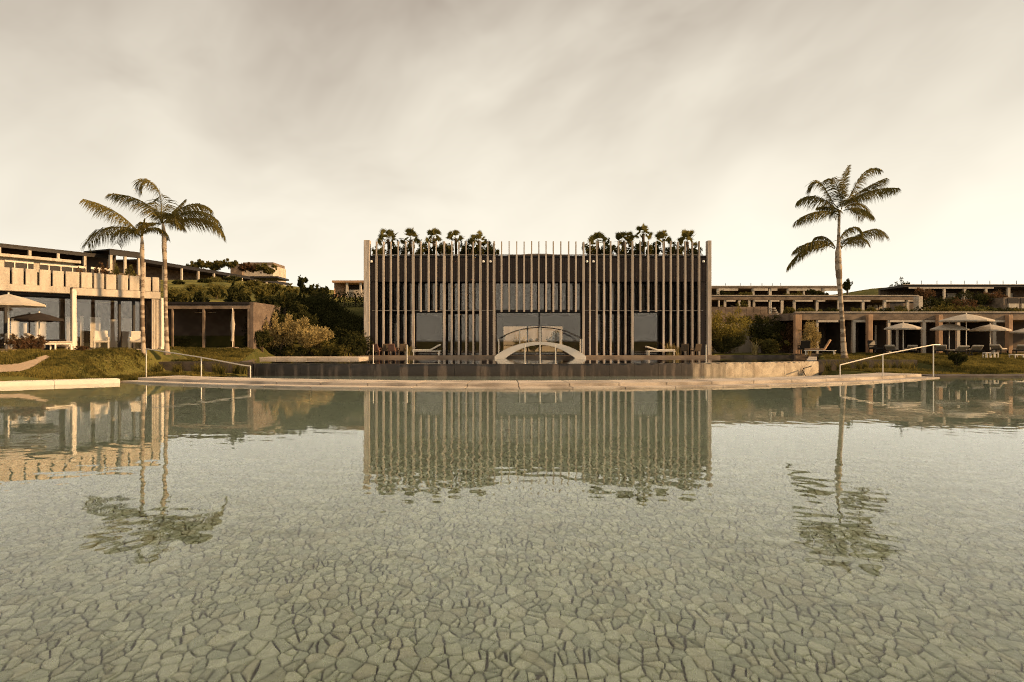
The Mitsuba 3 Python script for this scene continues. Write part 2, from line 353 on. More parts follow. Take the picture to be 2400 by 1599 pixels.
struct('pool_water', (np.c_[WX.ravel(), WY.ravel(), WZ.ravel()], q), 'mat_water', 'still rippled pool water filling the foreground', smooth=True)
struct('pool_deck', prism([(-44, -8), (46, -8), (46, 0.9), (-44, 0.9)], -0.6, 0.12), 'mat_coping', 'pale paved deck along the near pool edge')

# ------------------------------------------------------------------ pool rim
rim = thing('pool_rim', 'curved stepped stone rim between the rippled pool and the dark weir wall', 'pool edge')
nS = 20
for k in range(nS):
    a0 = RA0+(RA1-RA0)*k/nS+0.0004; a1 = RA0+(RA1-RA0)*(k+1)/nS-0.0004
    part(rim, 'coping_stone', arc_block(RC, 27.55, RR-0.72, a0, a1, -0.5, 0.15+rng.uniform(-.003, .003), 3, 0.012), 'mat_coping')
    part(rim, 'lip_stone', arc_block(RC, RR-0.719, RR, a0, a1, -0.6, 0.045+rng.uniform(-.002, .002), 3, 0.01), 'mat_coping')
lk = thing('white_coping', 'straight pale stone coping at the left pool edge below the lawn', 'pool edge')
L = np.linalg.norm(LK1-LK0); ML = frame_local(LK0[0], LK0[1], *(LK1-LK0))
nL = 16
for k in range(nL):
    u0, u1 = L*k/nL+0.004, L*(k+1)/nL-0.004
    part(lk, 'coping_stone', xf(cbox(u0, u1, 0.0, 0.95, -0.6, 0.15, 0.012), ML), 'mat_white')
rk = thing('dark_kerb', 'dark stone kerb of the pool beside the lawn at the right edge', 'pool edge')
for k in range(13):
    part(rk, 'kerb_stone', cbox(18.6+2*k, 18.6+2*k+1.992, 30.3, 31.9, -0.6, 0.06, 0.01), 'mat_dark_stone')

# ------------------------------------------------------------------ upper pool and its weir wall
struct('upper_pool_floor', prism(upper_poly.buffer(-0.02), -0.3, -0.12), 'mat_dark_stone', 'dark floor of the raised upper pool')
ux, uy = np.meshgrid(axis((-16, 22.1, 0.16)), axis((32.8, 48.1, 0.16)))
uz = UZ+ripples(ux, uy, 5, 0.0045, [0.5, 0.7, 0.9, 1.2, 1.7, 2.4])
nu_ = ux.shape[1]; i_, j_ = np.meshgrid(np.arange(ux.shape[0]-1), np.arange(nu_-1), indexing='ij')
q = np.stack([i_*nu_+j_, i_*nu_+j_+1, (i_+1)*nu_+j_+1, (i_+1)*nu_+j_], -1).reshape(-1, 4)
cen = np.c_[ux.ravel(), uy.ravel()][q].mean(1)
q = q[shapely.contains(upper_poly.buffer(0.02), shapely.points(cen[:, 0], cen[:, 1]))]
struct('upper_pool_water', (np.c_[ux.ravel(), uy.ravel(), uz.ravel()], q), 'mat_water', 'narrow sheet of water of the raised pool before the slatted building', smooth=True)
weir = thing('weir_wall', 'curved stone weir wall, wet and dark at left, dry and pale at right', 'retaining wall')
nW = 24
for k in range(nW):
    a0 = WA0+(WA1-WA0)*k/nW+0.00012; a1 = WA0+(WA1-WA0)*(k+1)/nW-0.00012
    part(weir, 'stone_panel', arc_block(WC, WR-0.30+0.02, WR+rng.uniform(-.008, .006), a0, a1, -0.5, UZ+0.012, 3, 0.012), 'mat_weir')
part(weir, 'core', arc_block(WC, WR-0.42, WR-0.285, WA0, WA1, -0.5, UZ-0.05, 40, 0), 'mat_dark_stone')
def wall_run(name, label, pts, z0, z1, th, mat, step=1.3, cat='retaining wall'):
    t = thing(name, label, cat)
    for (p, q_) in zip(pts[:-1], pts[1:]):
        p, q_ = np.array(p, float), np.array(q_, float); Ln = np.linalg.norm(q_-p); Mx = frame_local(p[0], p[1], *(q_-p)); n = max(1, round(Ln/step))
        for k in range(n):
            part(t, 'stone_panel', xf(cbox(Ln*k/n+0.004, Ln*(k+1)/n-0.004, 0, th, z0, z1+rng.uniform(-.004, .004), 0.012), Mx), mat)
    return t
wall_run('garden_wall', 'low dark stone wall behind the reeds at the left handrail', [(-17.9, 34.55), (-12.95, 34.15)], -0.4, 0.55, 0.3, 'mat_dark_stone')
wall_run('garden_wall', 'low dark stone wall behind the reeds at the right handrail', [(16.95, 37.75), (22.3, 37.55)], -0.4, 0.56, 0.3, 'mat_dark_stone')
# copings and decks round the upper pool
dk = struct('side_deck', None, None, 'pale stone deck left of the slatted building')
for k in range(10):
    part(dk, 'slab', cbox(-15.6+0.63*k, -15.6+0.63*k+0.622, 41.5, 44.3, -0.3, 0.60+rng.uniform(-.003, .003), 0.01), 'mat_coping')
wall_run('pool_kerb', 'dark low kerb of the upper pool right of the slatted building', [(14.4, 47.6), (21.3, 47.6), (16.95, 38.05)][:2], -0.3, 0.62, 0.5, 'mat_dark_stone', 1.7, 'pool edge')
wall_run('pool_kerb', 'low kerb closing the right end of the upper pool near the tall palm', [(21.25, 47.55), (16.99, 38.1)], -0.3, 0.555, -0.5, 'mat_coping', 1.7, 'pool edge')
wall_run('pool_kerb', 'low kerb closing the left end of the upper pool near the shrubs', [(-13.1, 34.4), (-13.75, 35.6), (-15.4, 41.6)], -0.3, 0.57, 0.45, 'mat_dark_stone', 1.7, 'pool edge')

COURT = []
# ------------------------------------------------------------------ the slatted building
D = 47.0
B = thing('slatted_building', 'dark two storey building with rows of pale vertical timber fins', 'building')
xl, xr = XD(853, D), XD(1667, D); z_deck, z_mid, z_top, z_par, z_fin = 0.62, 3.68, 5.72, 7.52, ZD(566, D)
GY_, CY_ = 47.95, 47.28                      # planes of the glass and of the upper cladding
yb = 60.0
part(B, 'deck', cbox(xl-0.3, xr+0.3, 45.95, 47.0, 0.2, 0.62, 0.02), 'mat_floorboard', label='timber deck along the water')
part(B, 'floor', box(xl+0.05, xr-0.05, 47.003, yb, 0.3, 0.60), 'mat_floorboard')
part(B, 'ceiling', box(xl+0.3, xr-0.3, GY_+0.02, yb-0.3, 5.78, 5.95), 'mat_interior')
part(B, 'floor_slab', box(xl+0.3, xr-0.3, GY_+0.02, 50.4, z_mid-0.2, z_mid-0.02), 'mat_interior')
part(B, 'roof', box(xl+0.3, xr-0.3, CY_+0.3, yb-0.003, 6.9, 7.2), 'mat_dark_stone')
# side and back walls
part(B, 'side_wall', box(xl, xl+0.3, 47.45, yb, 0.3, 7.5), 'mat_cladding')
part(B, 'side_wall', box(xr-0.3, xr, 47.45, yb, 0.3, 7.5), 'mat_cladding')
xc = XD(1263, D)
for (a, b, z0, z1) in ((xl+0.302, xc-2.6, 0.6, 7.45), (xc+2.6, xr-0.302, 0.6, 7.45), (xc-2.598, xc+2.598, 3.0, 7.45)):
    part(B, 'back_wall', box(a, b, yb-0.298, yb, z0, z1), 'mat_interior')
bw = part(B, 'window', [box(xc-2.6, xc+2.6, yb-0.25, yb-0.15, 2.88, 3.0), box(xc-0.55, xc-0.43, yb-0.24, yb-0.16, 0.6, 2.9), box(xc+0.63, xc+0.75, yb-0.24, yb-0.16, 0.6, 2.9), box(xc-2.6, xc+2.6, yb-0.235, yb-0.165, 1.2, 1.26)], 'mat_dark', label='back window seen through the entrance')
part(bw, 'pane', box(xc-2.6, xc+2.6, yb-0.205, yb-0.2, 0.62, 2.9), 'mat_glass')
# end pylons
part(B, 'pylon', cbox(xl, XD(866.5, D), 46.93, 47.44, 0.62, ZD(563, D), 0.015), 'mat_fin_timber', label='broad timber pylon at the left end')
part(B, 'pylon', cbox(XD(1658, D), xr, 46.93, 47.44, 0.62, ZD(564, D), 0.015), 'mat_fin_timber', label='broad timber pylon at the right end')
finL = [882, 898.7, 916, 933, 950.5, 968.3, 986.2, 1004.5, 1022, 1041, 1058.6, 1075.2, 1092.5, 1109, 1125.7, 1143, 1158]
finC = [1175.5, 1193.3, 1211, 1228.5, 1246, 1263, 1280, 1297, 1314.5, 1333, 1350]
finR = [1368, 1383, 1399, 1415.8, 1431.6, 1449.7, 1466.3, 1482.6, 1501, 1519.6, 1538, 1555.6, 1572.7, 1589.3, 1606.4, 1623, 1639]
short = {986.2, 1004.5, 1022, 1501, 1519.6, 1538} | set(finC)
def fin_mesh(x, w, z0, z1, y):
    # a post that thins to a slim rod above the parapet
    n = w*0.62
    m = prism([(x-w, z0), (x+w, z0), (x+w, z_par-0.1), (x+n, z_par+0.05), (x+n, z1), (x-n, z1), (x-n, z_par+0.05), (x-w, z_par-0.1)], 0, 0.26)
    m.apply_transform(trimesh.transformations.rotation_matrix(math.pi/2, (1, 0, 0))); m.apply_translation((0, y+0.26, 0)); return m
for p in finL+finC+finR:
    x = XD(p, D); w = 0.060 if p not in (968.3, 1041, 1125.7, 1158, 1368, 1482.6) else 0.085
    zb = z_mid-0.08 if p in short else z_deck+0.004
    part(B, 'fin', fin_mesh(x, w, zb, z_fin+rng.uniform(-.03, .03), 46.96+rng.uniform(-.004, .004)), 'mat_fin_timber')
    z0 = z_mid+0.1 if p in short else z_deck+0.004
    part(B, 'mullion', box(x-0.04, x+0.04, 47.24, GY_-0.004, z0, z_top-0.02), 'mat_dark')
# upper cladding: one panel between each two fins, with a groove at the joint
fx = [XD(866.5, D)]+[XD(p, D) for p in finL+finC+finR]+[XD(1658, D)]
for a, b in zip(fx[:-1], fx[1:]):
    n = 2
    for k in range(n):
        u0, u1 = a+(b-a)*k/n+0.006, a+(b-a)*(k+1)/n-0.006
        part(B, 'cladding_panel', cbox(u0, u1, CY_, CY_+0.1, z_top, z_par-0.16, 0.008), 'mat_cladding')
part(B, 'cladding_core', box(xl+0.31, xr-0.31, CY_+0.102, CY_+0.29, z_top+0.02, z_par-0.1), 'mat_dark')
part(B, 'soffit', box(xl+0.31, xr-0.31, CY_+0.004, GY_+0.1, z_top-0.02, z_top-0.003), 'mat_dark')
part(B, 'parapet_cap', box(xl+0.02, xr-0.02, CY_-0.06, CY_+0.5, z_par-0.14, z_par), 'mat_dark')
part(B, 'fin_rail', box(xl+0.5, xr-0.5, 47.225, 47.27, z_par+0.02, z_par+0.075), 'mat_fin_timber')
part(B, 'roof_crown', prism(Polygon([(xc-3.3, 0), (xc+3.3, 0), (xc+2.2, 0.10), (xc+0.6, 0.21), (xc, 0.22), (xc-0.6, 0.21), (xc-2.2, 0.10)]), 0, 3).apply_transform(trimesh.transformations.rotation_matrix(math.pi/2, (1, 0, 0))).apply_translation((0, 51, z_par+0.002)), 'mat_dark_stone', label='low curved roof above the entrance')
# band between the storeys
part(B, 'storey_band', box(xl+0.31, xr-0.31, 47.45, GY_+0.08, z_mid-0.06, z_mid+0.08), 'mat_dark')
part(B, 'fin_rail', box(xl+0.5, XD(1160, D), 47.225, 47.255, z_mid+0.0, z_mid+0.05), 'mat_fin_timber')
part(B, 'fin_rail', box(XD(1366, D), xr-0.5, 47.225, 47.255, z_mid+0.0, z_mid+0.05), 'mat_fin_timber')
# piers beside the entrance and at the ends (closed, dark)
for (a, b) in ((1127, 1157), (1369.5, 1398), (868, 881), (1641, 1657)):
    part(B, 'pier', box(XD(a, D), XD(b, D), 47.3, GY_+0.1, z_deck, z_top-0.05), 'mat_cladding')
def window(x0, x1, z0, z1, y, bars=(), fw=0.06, label=None):
    fr = [box(x0, x1, y-0.05, y+0.05, z1-fw, z1), box(x0, x1, y-0.05, y+0.05, z0, z0+fw), box(x0, x0+fw, y-0.05, y+0.05, z0+fw, z1-fw), box(x1-fw, x1, y-0.05, y+0.05, z0+fw, z1-fw)]
    for b_ in bars: fr.append(box(b_-0.05, b_+0.05, y-0.06, y+0.06, z0+fw, z1-fw))
    w = part(B, 'window', fr, 'mat_dark', label=label)
    part(w, 'pane', box(x0+fw, x1-fw, y-0.004, y+0.004, z0+fw, z1-fw), 'mat_glass')
# upper storey: a strip of glass per wing; lower storey: narrow lights between mullions and big panes
def lights(ps, z0, z1):
    xs = [XD(p, D) for p in ps]
    for a, b in zip(xs[:-1], xs[1:]): window(a+0.042, b-0.042, z0, z1, GY_+0.05, fw=0.03)
lights(finL[:-2], z_mid+0.082, z_top-0.022); lights([1158]+finC+[1368], z_mid+0.082, z_top-0.022); lights(finR[2:], z_mid+0.082, z_top-0.022)
lights([p for p in finL[:6]], z_deck, z_mid-0.07); lights([1041]+finL[10:15], z_deck, z_mid-0.07)
lights(finR[2:8], z_deck, z_mid-0.07); lights(finR[11:], z_deck, z_mid-0.07)
window(XD(968.3, D)+0.1, XD(1041, D)-0.1, z_deck, z_mid-0.07, 47.5, label='large grey pane in the left wing')
window(XD(1482.6, D)+0.1, XD(1555.6, D)-0.28, z_deck, z_mid-0.07, 47.5, label='large grey pane in the right wing')
window(XD(1158, D)+0.12, XD(1368, D)-0.12, z_deck, z_mid-0.07, 47.6, bars=[XD(1264.5, D)], label='wide entrance glazing split by one dark post')
for p in (870, 1133, 1149.5, 1376, 1391, 1649.5):
    s = trimesh.creation.icosphere(2, 0.095); s.apply_translation((XD(p, D), 47.05, ZD(613, D)))
    l_ = part(B, 'floodlight', [box(XD(p, D)-0.05, XD(p, D)+0.05, 47.1, 47.3, ZD(613, D)-0.05, ZD(613, D)+0.05), box(XD(p, D)-0.13, XD(p, D)+0.13, 47.08, 47.13, ZD(613, D)+0.06, ZD(613, D)+0.12)], 'mat_dark')
    part(l_, 'lens', s, 'mat_lamp_glass', smooth=True)
# inside: low furniture and pale screens seen through the glass
for k, p in enumerate((890, 925, 975, 995, 1031, 1066, 1084, 1184, 1219, 1254, 1305, 1341, 1407, 1440, 1475, 1510, 1547, 1580, 1614)): part(B, 'screen', box(XD(p, 48.6)-.2, XD(p, 48.6)+.06*(k % 4), 48.6+.05*(k % 3), 48.63+.05*(k % 3), z_mid, z_top-.1), 'mat_room')
part(B, 'screen', box(xl+1.0, xl+1.25, 48.6, 48.64, 0.62, 3.2), 'mat_curtain'); part(B, 'screen', box(xl+1.5, xl+1.8, 49.6, 49.64, 0.62, 2.9), 'mat_curtain')
for k in range(4): part(B, 'screen', box(XD(1399, D)+k*0.53, XD(1399, D)+k*0.53+0.25, 49.0, 49.04, 0.62, 3.1), 'mat_curtain')
top('garden_screen', box(xc-6, xc+7, 66, 66.3, 0.4, 3.4), 'mat_concrete', 'pale wall seen through the entrance glass and back window', 'wall')

for k, (dx, dy, h_, m_) in enumerate(((-3.4, 63.5, 2.1, 'mat_leaf_olive'), (-1.1, 64.2, 1.5, 'mat_leaf_gold'), (0.2, 64.6, 1.1, 'mat_leaf_olive'), (2.3, 64.0, 1.9, 'mat_leaf_olive'), (4.2, 63.2, 2.4, 'mat_leaf_dark'))):
    COURT.append((xc+dx, dy, h_, m_))

# footbridge over the channel before the entrance
BR = thing('footbridge', 'small arched cream footbridge in front of the entrance', 'bridge')
xa, xb_ = XD(1160, 45.3), XD(1371, 45.3); xm, hw = (xa+xb_)/2, (xb_-xa)/2
zc = ZD(801.4, 45.3)
t = np.linspace(-1, 1, 41); rise = zc-0.60
ztop = zc-rise*(0.9*np.abs(t)**2.15+0.1*np.abs(t)**6); xt = xm+hw*t
lo_h = 0.79; t2 = np.linspace(1, -1, 41)*lo_h; zlow = (zc-0.20)-(zc-0.20-0.42)*np.abs(t2/lo_h)**2.0
pl = Polygon(list(zip(xt, ztop))+[(xb_, 0.42)]+list(zip(xm+hw*t2, zlow))+[(xa, 0.42)])
m = prism(pl, 0, 1.35); m.apply_transform(trimesh.transformations.rotation_matrix(math.pi/2, (1, 0, 0))); m.apply_translation((0, 45.95, 0))
part(BR, 'arch', m, 'mat_white')
rail_p, rail_q = [], []
for y_ in (44.66, 45.88):
    for p, tp in ((1169, 789), (1218, 771), (1265.5, 768.5), (1314, 771), (1362, 788)):
        x = XD(p, 45.3); tt = (x-xm)/hw; zb = zc-rise*(0.9*abs(tt)**2.15+0.1*abs(tt)**6)
        part(BR, 'rail_post', tube([(x, y_, zb-0.02), (x, y_, zb+0.95)], 0.034, 8), 'mat_steel')
    tt = np.linspace(-0.9, 0.9, 25); zz = zc-rise*(0.9*np.abs(tt)**2.15+0.1*np.abs(tt)**6)
    part(BR, 'handrail', tube(np.c_[xm+hw*tt, np.full(25, y_), zz+0.95], 0.022, 6), 'mat_dark')
for p in (875, 954, 1230, 1265.6, 1302, 1655):
    x = XD(p, 33.7); y_ = WC[1]-math.sqrt((WR-0.16)**2-(x-WC[0])**2); x = XD(p, y_)
    pz = thing('weir_post', {875: 'short pale post on the weir below the left pylon', 954: 'short pale post on the weir below the left wing', 1230: 'left one of three short pale posts on the weir under the footbridge',
         1265.6: 'middle one of three short pale posts on the weir under the footbridge', 1302: 'right one of three short pale posts on the weir under the footbridge', 1655: 'short pale post on the weir below the right pylon'}[p], 'post', 'posts along the weir edge')
    part(pz, 'shaft', tube([(x, y_, UZ-0.1), (x, y_, ZD(808, y_))], 0.03, 8), 'mat_steel')
    part(pz, 'foot', tube([(x, y_, UZ+0.013), (x, y_, UZ+0.033)], 0.07, 10), 'mat_steel')

# ------------------------------------------------------------------ left glass house with the slab fascia
O = np.array([-23.6, 31.5]); U = np.array([0.6416, 0.7671]); MG = frame_local(O[0], O[1], *U)
def u_of(p):
    k = (p-CX)/F; return (-O[0]+k*O[1])/(U[0]-k*U[1])
GH = thing('glass_house', 'low glass walled house with pale concrete slab fascia at the left edge', 'building')
def g(name, m, mat, label=None, parent=None, **k): return part(parent or GH, name, xf(m, MG), mat, label=label, **k)
uL, uR, zt_, zf_, zp_, zs_ = -9.0, u_of(379), 5.02, 4.25, 3.93, 1.17
gaps = [25, 57, 89, 120.6, 151, 187.5, 217.5, 245.6, 273.7, 301.4, 328, 354.7, 374]
ug = [u_of(p) for p in gaps]
ug = [ug[0]-0.62*k for k in range(14, 0, -1)]+ug
for a, b in zip(ug[:-1], ug[1:]):
    g('fascia_panel', cbox(a+0.045, b-0.045, -0.06, 0.06, zf_+0.004, zt_+rng.uniform(-.01, .01), 0.012), 'mat_concrete')
g('fascia_backing', box(uL, uR-0.02, 0.10, 0.30, zf_+0.01, zt_-0.12), 'mat_dark')
us_ = u_of(168)
g('edge_beam', cbox(uL, us_-0.12, -0.16, 0.35, zp_, zf_, 0.015), 'mat_concrete')
g('edge_beam', cbox(us_+0.02, uR-0.10, -0.10, 0.35, zp_-0.06, zf_-0.01, 0.015), 'mat_concrete')
g('roof_slab', box(uL, uR-0.05, 0.352, 12, 3.98, 4.2), 'mat_concrete_brown')
g('soffit_edge', box(uL, uR-0.3, 0.353, 1.2, 3.80, 3.976), 'mat_dark')
g('floor_slab', [box(uL, uR+0.1, -0.35, 12, 0.6, zs_), box(uL, u_of(190), -2.4, -0.352, 0.6, zs_-0.004)], 'mat_coping', 'stone terrace slab')
for p, lab in ((172, 'white column at the middle of the glass front'), (379.5, 'white column at the right corner')):
    u = u_of(p); c_ = g('column', cbox(u-0.095, u+0.095, -0.16, 0.10, zs_+0.12, zp_+(0.22 if p < 200 else 0.0), 0.012), 'mat_white', lab)
    part(c_, 'foot', xf(cbox(u-0.15, u+0.15, -0.22, 0.16, zs_, zs_+0.12, 0.01), MG), 'mat_white')
for k in range(5): g('corner_slat', cbox(u_of(356)+k*0.085, u_of(356)+k*0.085+0.07, -0.02, 0.12, zs_, zp_-0.07, 0.008), 'mat_concrete')
g('back_wall', box(uL, uR+0.1, 9.0, 9.2, zs_, 3.98), 'mat_interior')
g('end_wall', box(uR-0.05, uR+0.15, 0.4, 9.0, zs_, 3.97), 'mat_concrete_brown')
ubars = [uL, u_of(8)-1.6, u_of(22), u_of(180), u_of(292), u_of(326), u_of(355)]
for a, b in zip(ubars[:-1], ubars[1:]):
    w = g('window', [box(a, a+0.09, 0.72, 0.90, zs_, 3.80), box(b-0.02, b, 0.74, 0.88, zs_, 3.80), box(a+0.09, b-0.02, 0.74, 0.88, 3.72, 3.80), box(a+0.09, b-0.02, 0.74, 0.88, zs_, zs_+0.05)], 'mat_dark')
    g('pane', box(a+0.09, b-0.02, 0.80, 0.808, zs_+0.05, 3.72), 'mat_glass_house', parent=w)
for u, wd, zt2 in ((u_of(28), .2, 2.5), (u_of(70), .35, 2.75), (u_of(100), .15, 2.5), (u_of(128), .5, 2.9), (u_of(205), .5, 2.85), (u_of(238), .16, 2.95), (u_of(262), .5, 2.9), (u_of(310), .4, 2.8), (u_of(340), .6, 2.9)): g('curtain', box(u, u+wd, 3.0, 3.05, 1.25, zt2), 'mat_curtain')
g('cabinet', cbox(u_of(341), u_of(354), 0.9, 1.6, zs_, zs_+0.9, 0.01), 'mat_dark', 'dark cabinet behind the corner glass')

# ------------------------------------------------------------------ low dark pavilion
PV = thing('open_pavilion', 'low dark flat roofed open pavilion set into the hillside', 'pavilion')
d = 42.6
px0, px1 = XD(396, d), XD(586, d); zr = ZD(708, d)
part(PV, 'roof', cbox(px0-3.2, px1, d-0.05, d+5.0, zr-0.17, zr, 0.015), 'mat_dark', label='dark flat roof edge')
part(PV, 'beam', cbox(px0-3.0, px1, d+0.02, d+0.2, zr-0.44, zr-0.174, 0.01), 'mat_concrete_brown')
for p, w in ((403, .05), (476, .07), (545, .05), (582, .07)):
    part(PV, 'post', cbox(XD(p, d)-w, XD(p, d)+w, d+0.03, d+0.17, 1.1, zr-0.444, 0.01), 'mat_concrete_brown')
part(PV, 'floor', box(px0-3.2, px1, d-0.3, d+4.9, 0.9, 1.16), 'mat_coping')
part(PV, 'back_wall', box(px0-3.2, px1, d+4.6, d+4.9, 1.16, zr-0.17), 'mat_room')
part(PV, 'side_wall', box(px1, px1+0.2, d+0.02, d+5.0, 0.7, zr), 'mat_room')
for p in (466, 497):
    m = trimesh.creation.cylinder(0.26, 0.03, sections=20); m.apply_translation((XD(p, d+2), d+2, ZD(733, d+2)))
    l_ = part(PV, 'ceiling_lamp', m, 'mat_concrete')
    part(l_, 'stem', tube([(XD(p, d+2), d+2, ZD(733, d+2)), (XD(p, d+2), d+2, zr-0.17)], 0.012, 6), 'mat_dark')
# ------------------------------------------------------------------ houses on the left hill
def terrace_house(name, label, p0, p1, nposts, ph, beam=0.35, depth=6.0, mats=('mat_dark', 'mat_concrete', 'mat_interior'), rail=True, wall_z=None):
    """a long flat roof on posts; p0, p1 are the two ends of the roof's front top edge"""
    t_ = thing(name, label, 'building')
    p0, p1 = np.array(p0, float), np.array(p1, float); Ln = np.linalg.norm((p1-p0)[:2]); Mx = frame_local(p0[0], p0[1], *(p1-p0)[:2]); z = p0[2]
    P = lambda n, m, mat, par=None: part(par or t_, n, xf(m, Mx), mat)
    P('roof', box(0, Ln, 0, depth, z-0.16, z), mats[0])
    P('beam', box(0.02, Ln-0.02, 0.06, 0.26, z-0.16-beam, z-0.163), mats[0])
    for k in range(nposts):
        u = 0.2+(Ln-0.4)*k/(nposts-1)
        P('post', box(u-0.17, u+0.17, 0.05, 0.35, z-ph, z-0.165-beam), mats[1])
    P('back_wall', box(0, Ln, depth-0.3, depth, z-ph, z-0.163), mats[2])
    P('plinth', box(-0.2, Ln+0.2, -0.5, depth+0.2, z-ph-2.5, z-ph), 'mat_concrete_brown')
    return t_, P, Ln
zr_ = 14.0
def LP(p, y, z): return W(p, y, (z-H)*F/(CY-y))
t_, P, Ln = terrace_house('hill_pergola', 'long dark roofed pergola stepping down the left hilltop on pale posts', LP(0, 574, zr_)+np.array([-4, -11, 0]), LP(262, 599, zr_), 8, 3.1)
t_, P, Ln = terrace_house('hill_pergola', 'raised boxy pergola roof section behind the left palm trunks', LP(258, 583, zr_+.6), LP(330, 592, zr_+.6), 3, 3.4, beam=0.7)
t_, P, Ln = terrace_house('hill_pergola', 'far end of the dark hilltop pergola right of the palm trunks', LP(338, 607, zr_), LP(678, 663.5, zr_), 11, 3.0, mats=('mat_dark', 'mat_concrete', 'mat_concrete_brown'))
# small terrace house between fascia and pergola
t_ = thing('terrace_house', 'cream terrace house with dark windows above the glass house roof', 'building')
p0, p1 = W(0, 594, 70), W(180, 611, 76.4); Mx = frame_local(p0[0], p0[1], *(p1-p0)[:2]); Ln = np.linalg.norm((p1-p0)[:2]); z = p0[2]
P = lambda n, m, mat, par=None: part(par or t_, n, xf(m, Mx), mat)
P('wall', box(-6, Ln, 0.5, 5, z-4.2, z-0.3), 'mat_concrete'); P('roof', box(-6.2, Ln+0.3, -0.3, 5.2, z-0.3, z), 'mat_concrete')
for (a, b) in ((0.6, 3.3), (3.9, 8.6), (9.2, 11.3)):
    w = P('window', box(a, b, 0.42, 0.5, z-0.75, z-0.5), 'mat_white'); P('pane', box(a, b, 0.44, 0.498, z-1.8, z-0.753), 'mat_dark', w)
    for u in np.arange(a+0.9, b-0.3, 1.2): P('bar', box(u-.05, u+.05, 0.40, 0.438, z-1.8, z-0.753), 'mat_white', w)
P('terrace_wall', box(-6, Ln+3, -0.8, -0.5, z-3.4, z-1.9), 'mat_concrete')
# cream block with brown end on the hilltop
t_ = thing('hilltop_house', 'cream walled block with a flat canopy on the left hilltop', 'building')
for (a, b, y0, y1, dd, mat, nm) in ((568, 640, 622, 655, 140, 'mat_concrete', 'wall'), (540, 567, 619, 655, 139, 'mat_concrete_brown', 'end_wall')):
    part(t_, nm, box(XD(a, dd), XD(b, dd), dd, dd+8, ZD(y1, dd)-2, ZD(y0, dd)), mat)
part(t_, 'roof', box(XD(569, 140), XD(639, 140), 140.2, 147.5, ZD(622, 140)+0.02, ZD(617, 140)+0.2), 'mat_concrete_brown')
part(t_, 'canopy', box(XD(596, 120), XD(660, 120), 118, 124, ZD(654, 120), ZD(650, 120)), 'mat_dark')
# small house at the left shoulder of the slatted building
t_ = thing('shoulder_house', 'small house with orange side wall beside the slatted building left end', 'building')
dd = 80
part(t_, 'roof', box(XD(780, dd), XD(870, dd), dd-0.4, dd+6, ZD(663, dd), ZD(658, dd)), 'mat_orange_wall')
part(t_, 'side_wall', prism([(XD(783, dd), dd), (XD(797, dd), dd+1.2), (XD(797, dd), dd+6), (XD(783, dd), dd+6)], ZD(700, dd), ZD(663, dd)-0.003), 'mat_orange_wall')
part(t_, 'back_wall', box(XD(797, dd)+0.003, XD(870, dd), dd+3, dd+3.2, ZD(700, dd), ZD(663, dd)-0.003), 'mat_interior')
for p in (814, 846): part(t_, 'post', box(XD(p, dd)-.12, XD(p, dd)+.12, dd-.2, dd, ZD(700, dd), ZD(663, dd)-0.003), 'mat_concrete')
part(t_, 'parapet', box(XD(815, dd), XD(870, dd), dd+0.3, dd+0.5, ZD(700, dd), ZD(679, dd)), 'mat_concrete')

# ------------------------------------------------------------------ terraced houses on the right
def range_house(name, label, d, pa, pb, y_roof, y_fascia, y_lintel, z0, posts, lintels=(), depth=5.0, roofmat='mat_concrete_brown', backmat='mat_room'):
    t_ = thing(name, label, 'building')
    xa, xb = XD(pa, d), XD(pb, d)
    part(t_, 'roof', box(xa, xb, d, d+depth, ZD(y_fascia, d), ZD(y_roof, d)), roofmat)
    part(t_, 'roof_cap', box(xa-.05, xb+.05, d-0.08, d+0.2, ZD(y_roof, d)+0.002, ZD(y_roof, d)+0.07), 'mat_concrete')
    part(t_, 'back_wall', box(xa, xb, d+depth-0.3, d+depth-.02, z0, ZD(y_fascia, d)-0.003), backmat)
    part(t_, 'plinth', box(xa, xb, d+0.02, d+depth, z0-1.5, z0), 'mat_concrete_brown')
    for p, w in posts:
        part(t_, 'post', cbox(XD(p, d)-w, XD(p, d)+w, d+0.06, d+0.06+2*w, z0+0.002, ZD(y_fascia, d)-0.003, 0.01), 'mat_concrete')
    for a, b in lintels:
        part(t_, 'lintel', cbox(XD(a, d), XD(b, d), d+0.01, d+0.058, ZD(y_lintel, d), ZD(y_fascia, d)-0.004, 0.01), 'mat_concrete')
    return t_
A = range_house('hillside_row', 'uppermost long flat roofed row behind the right shrubs', 80, 1650, 1975, 671.5, 676, 682, 6.0, [(1684, .17), (1766, .14), (1806, .17), (1848, .14), (1930, .17), (1885, .1)], [(1684, 1730), (1766, 1800), (1808, 1822), (1848, 1924), (1930, 1972)])
for p in (1700, 1735, 1760, 1786, 1810, 1830): part(A, 'mast', tube([W(p, 671, 81), W(p, 664, 81)], 0.035, 5), 'mat_dark')
for p in (1776, 1835, 1860, 1950): part(A, 'window', box(XD(p, 84), XD(p+12, 84), 84.4, 84.5, 6.0, 7.0), 'mat_curtain')
Bt = range_house('hillside_row', 'middle flat roofed row of dark rooms with small pale posts on the right slope', 63, 1650, 2152, 693.5, 703, 707.5, ZD(735, 63), [(1686, .08), (1700, .1), (1734, .12), (1757, .1), (1768, .1), (1806, .12), (1834, .12), (1863, .12), (1916, .12), (1966, .08), (2024, .12), (2075, .12), (2129, .12)],
                 [(1702, 1724), (1768, 1800), (1806, 1827), (1863, 1905), (1916, 1934), (1975, 2020), (2024, 2040), (2076, 2120), (2128, 2146)])
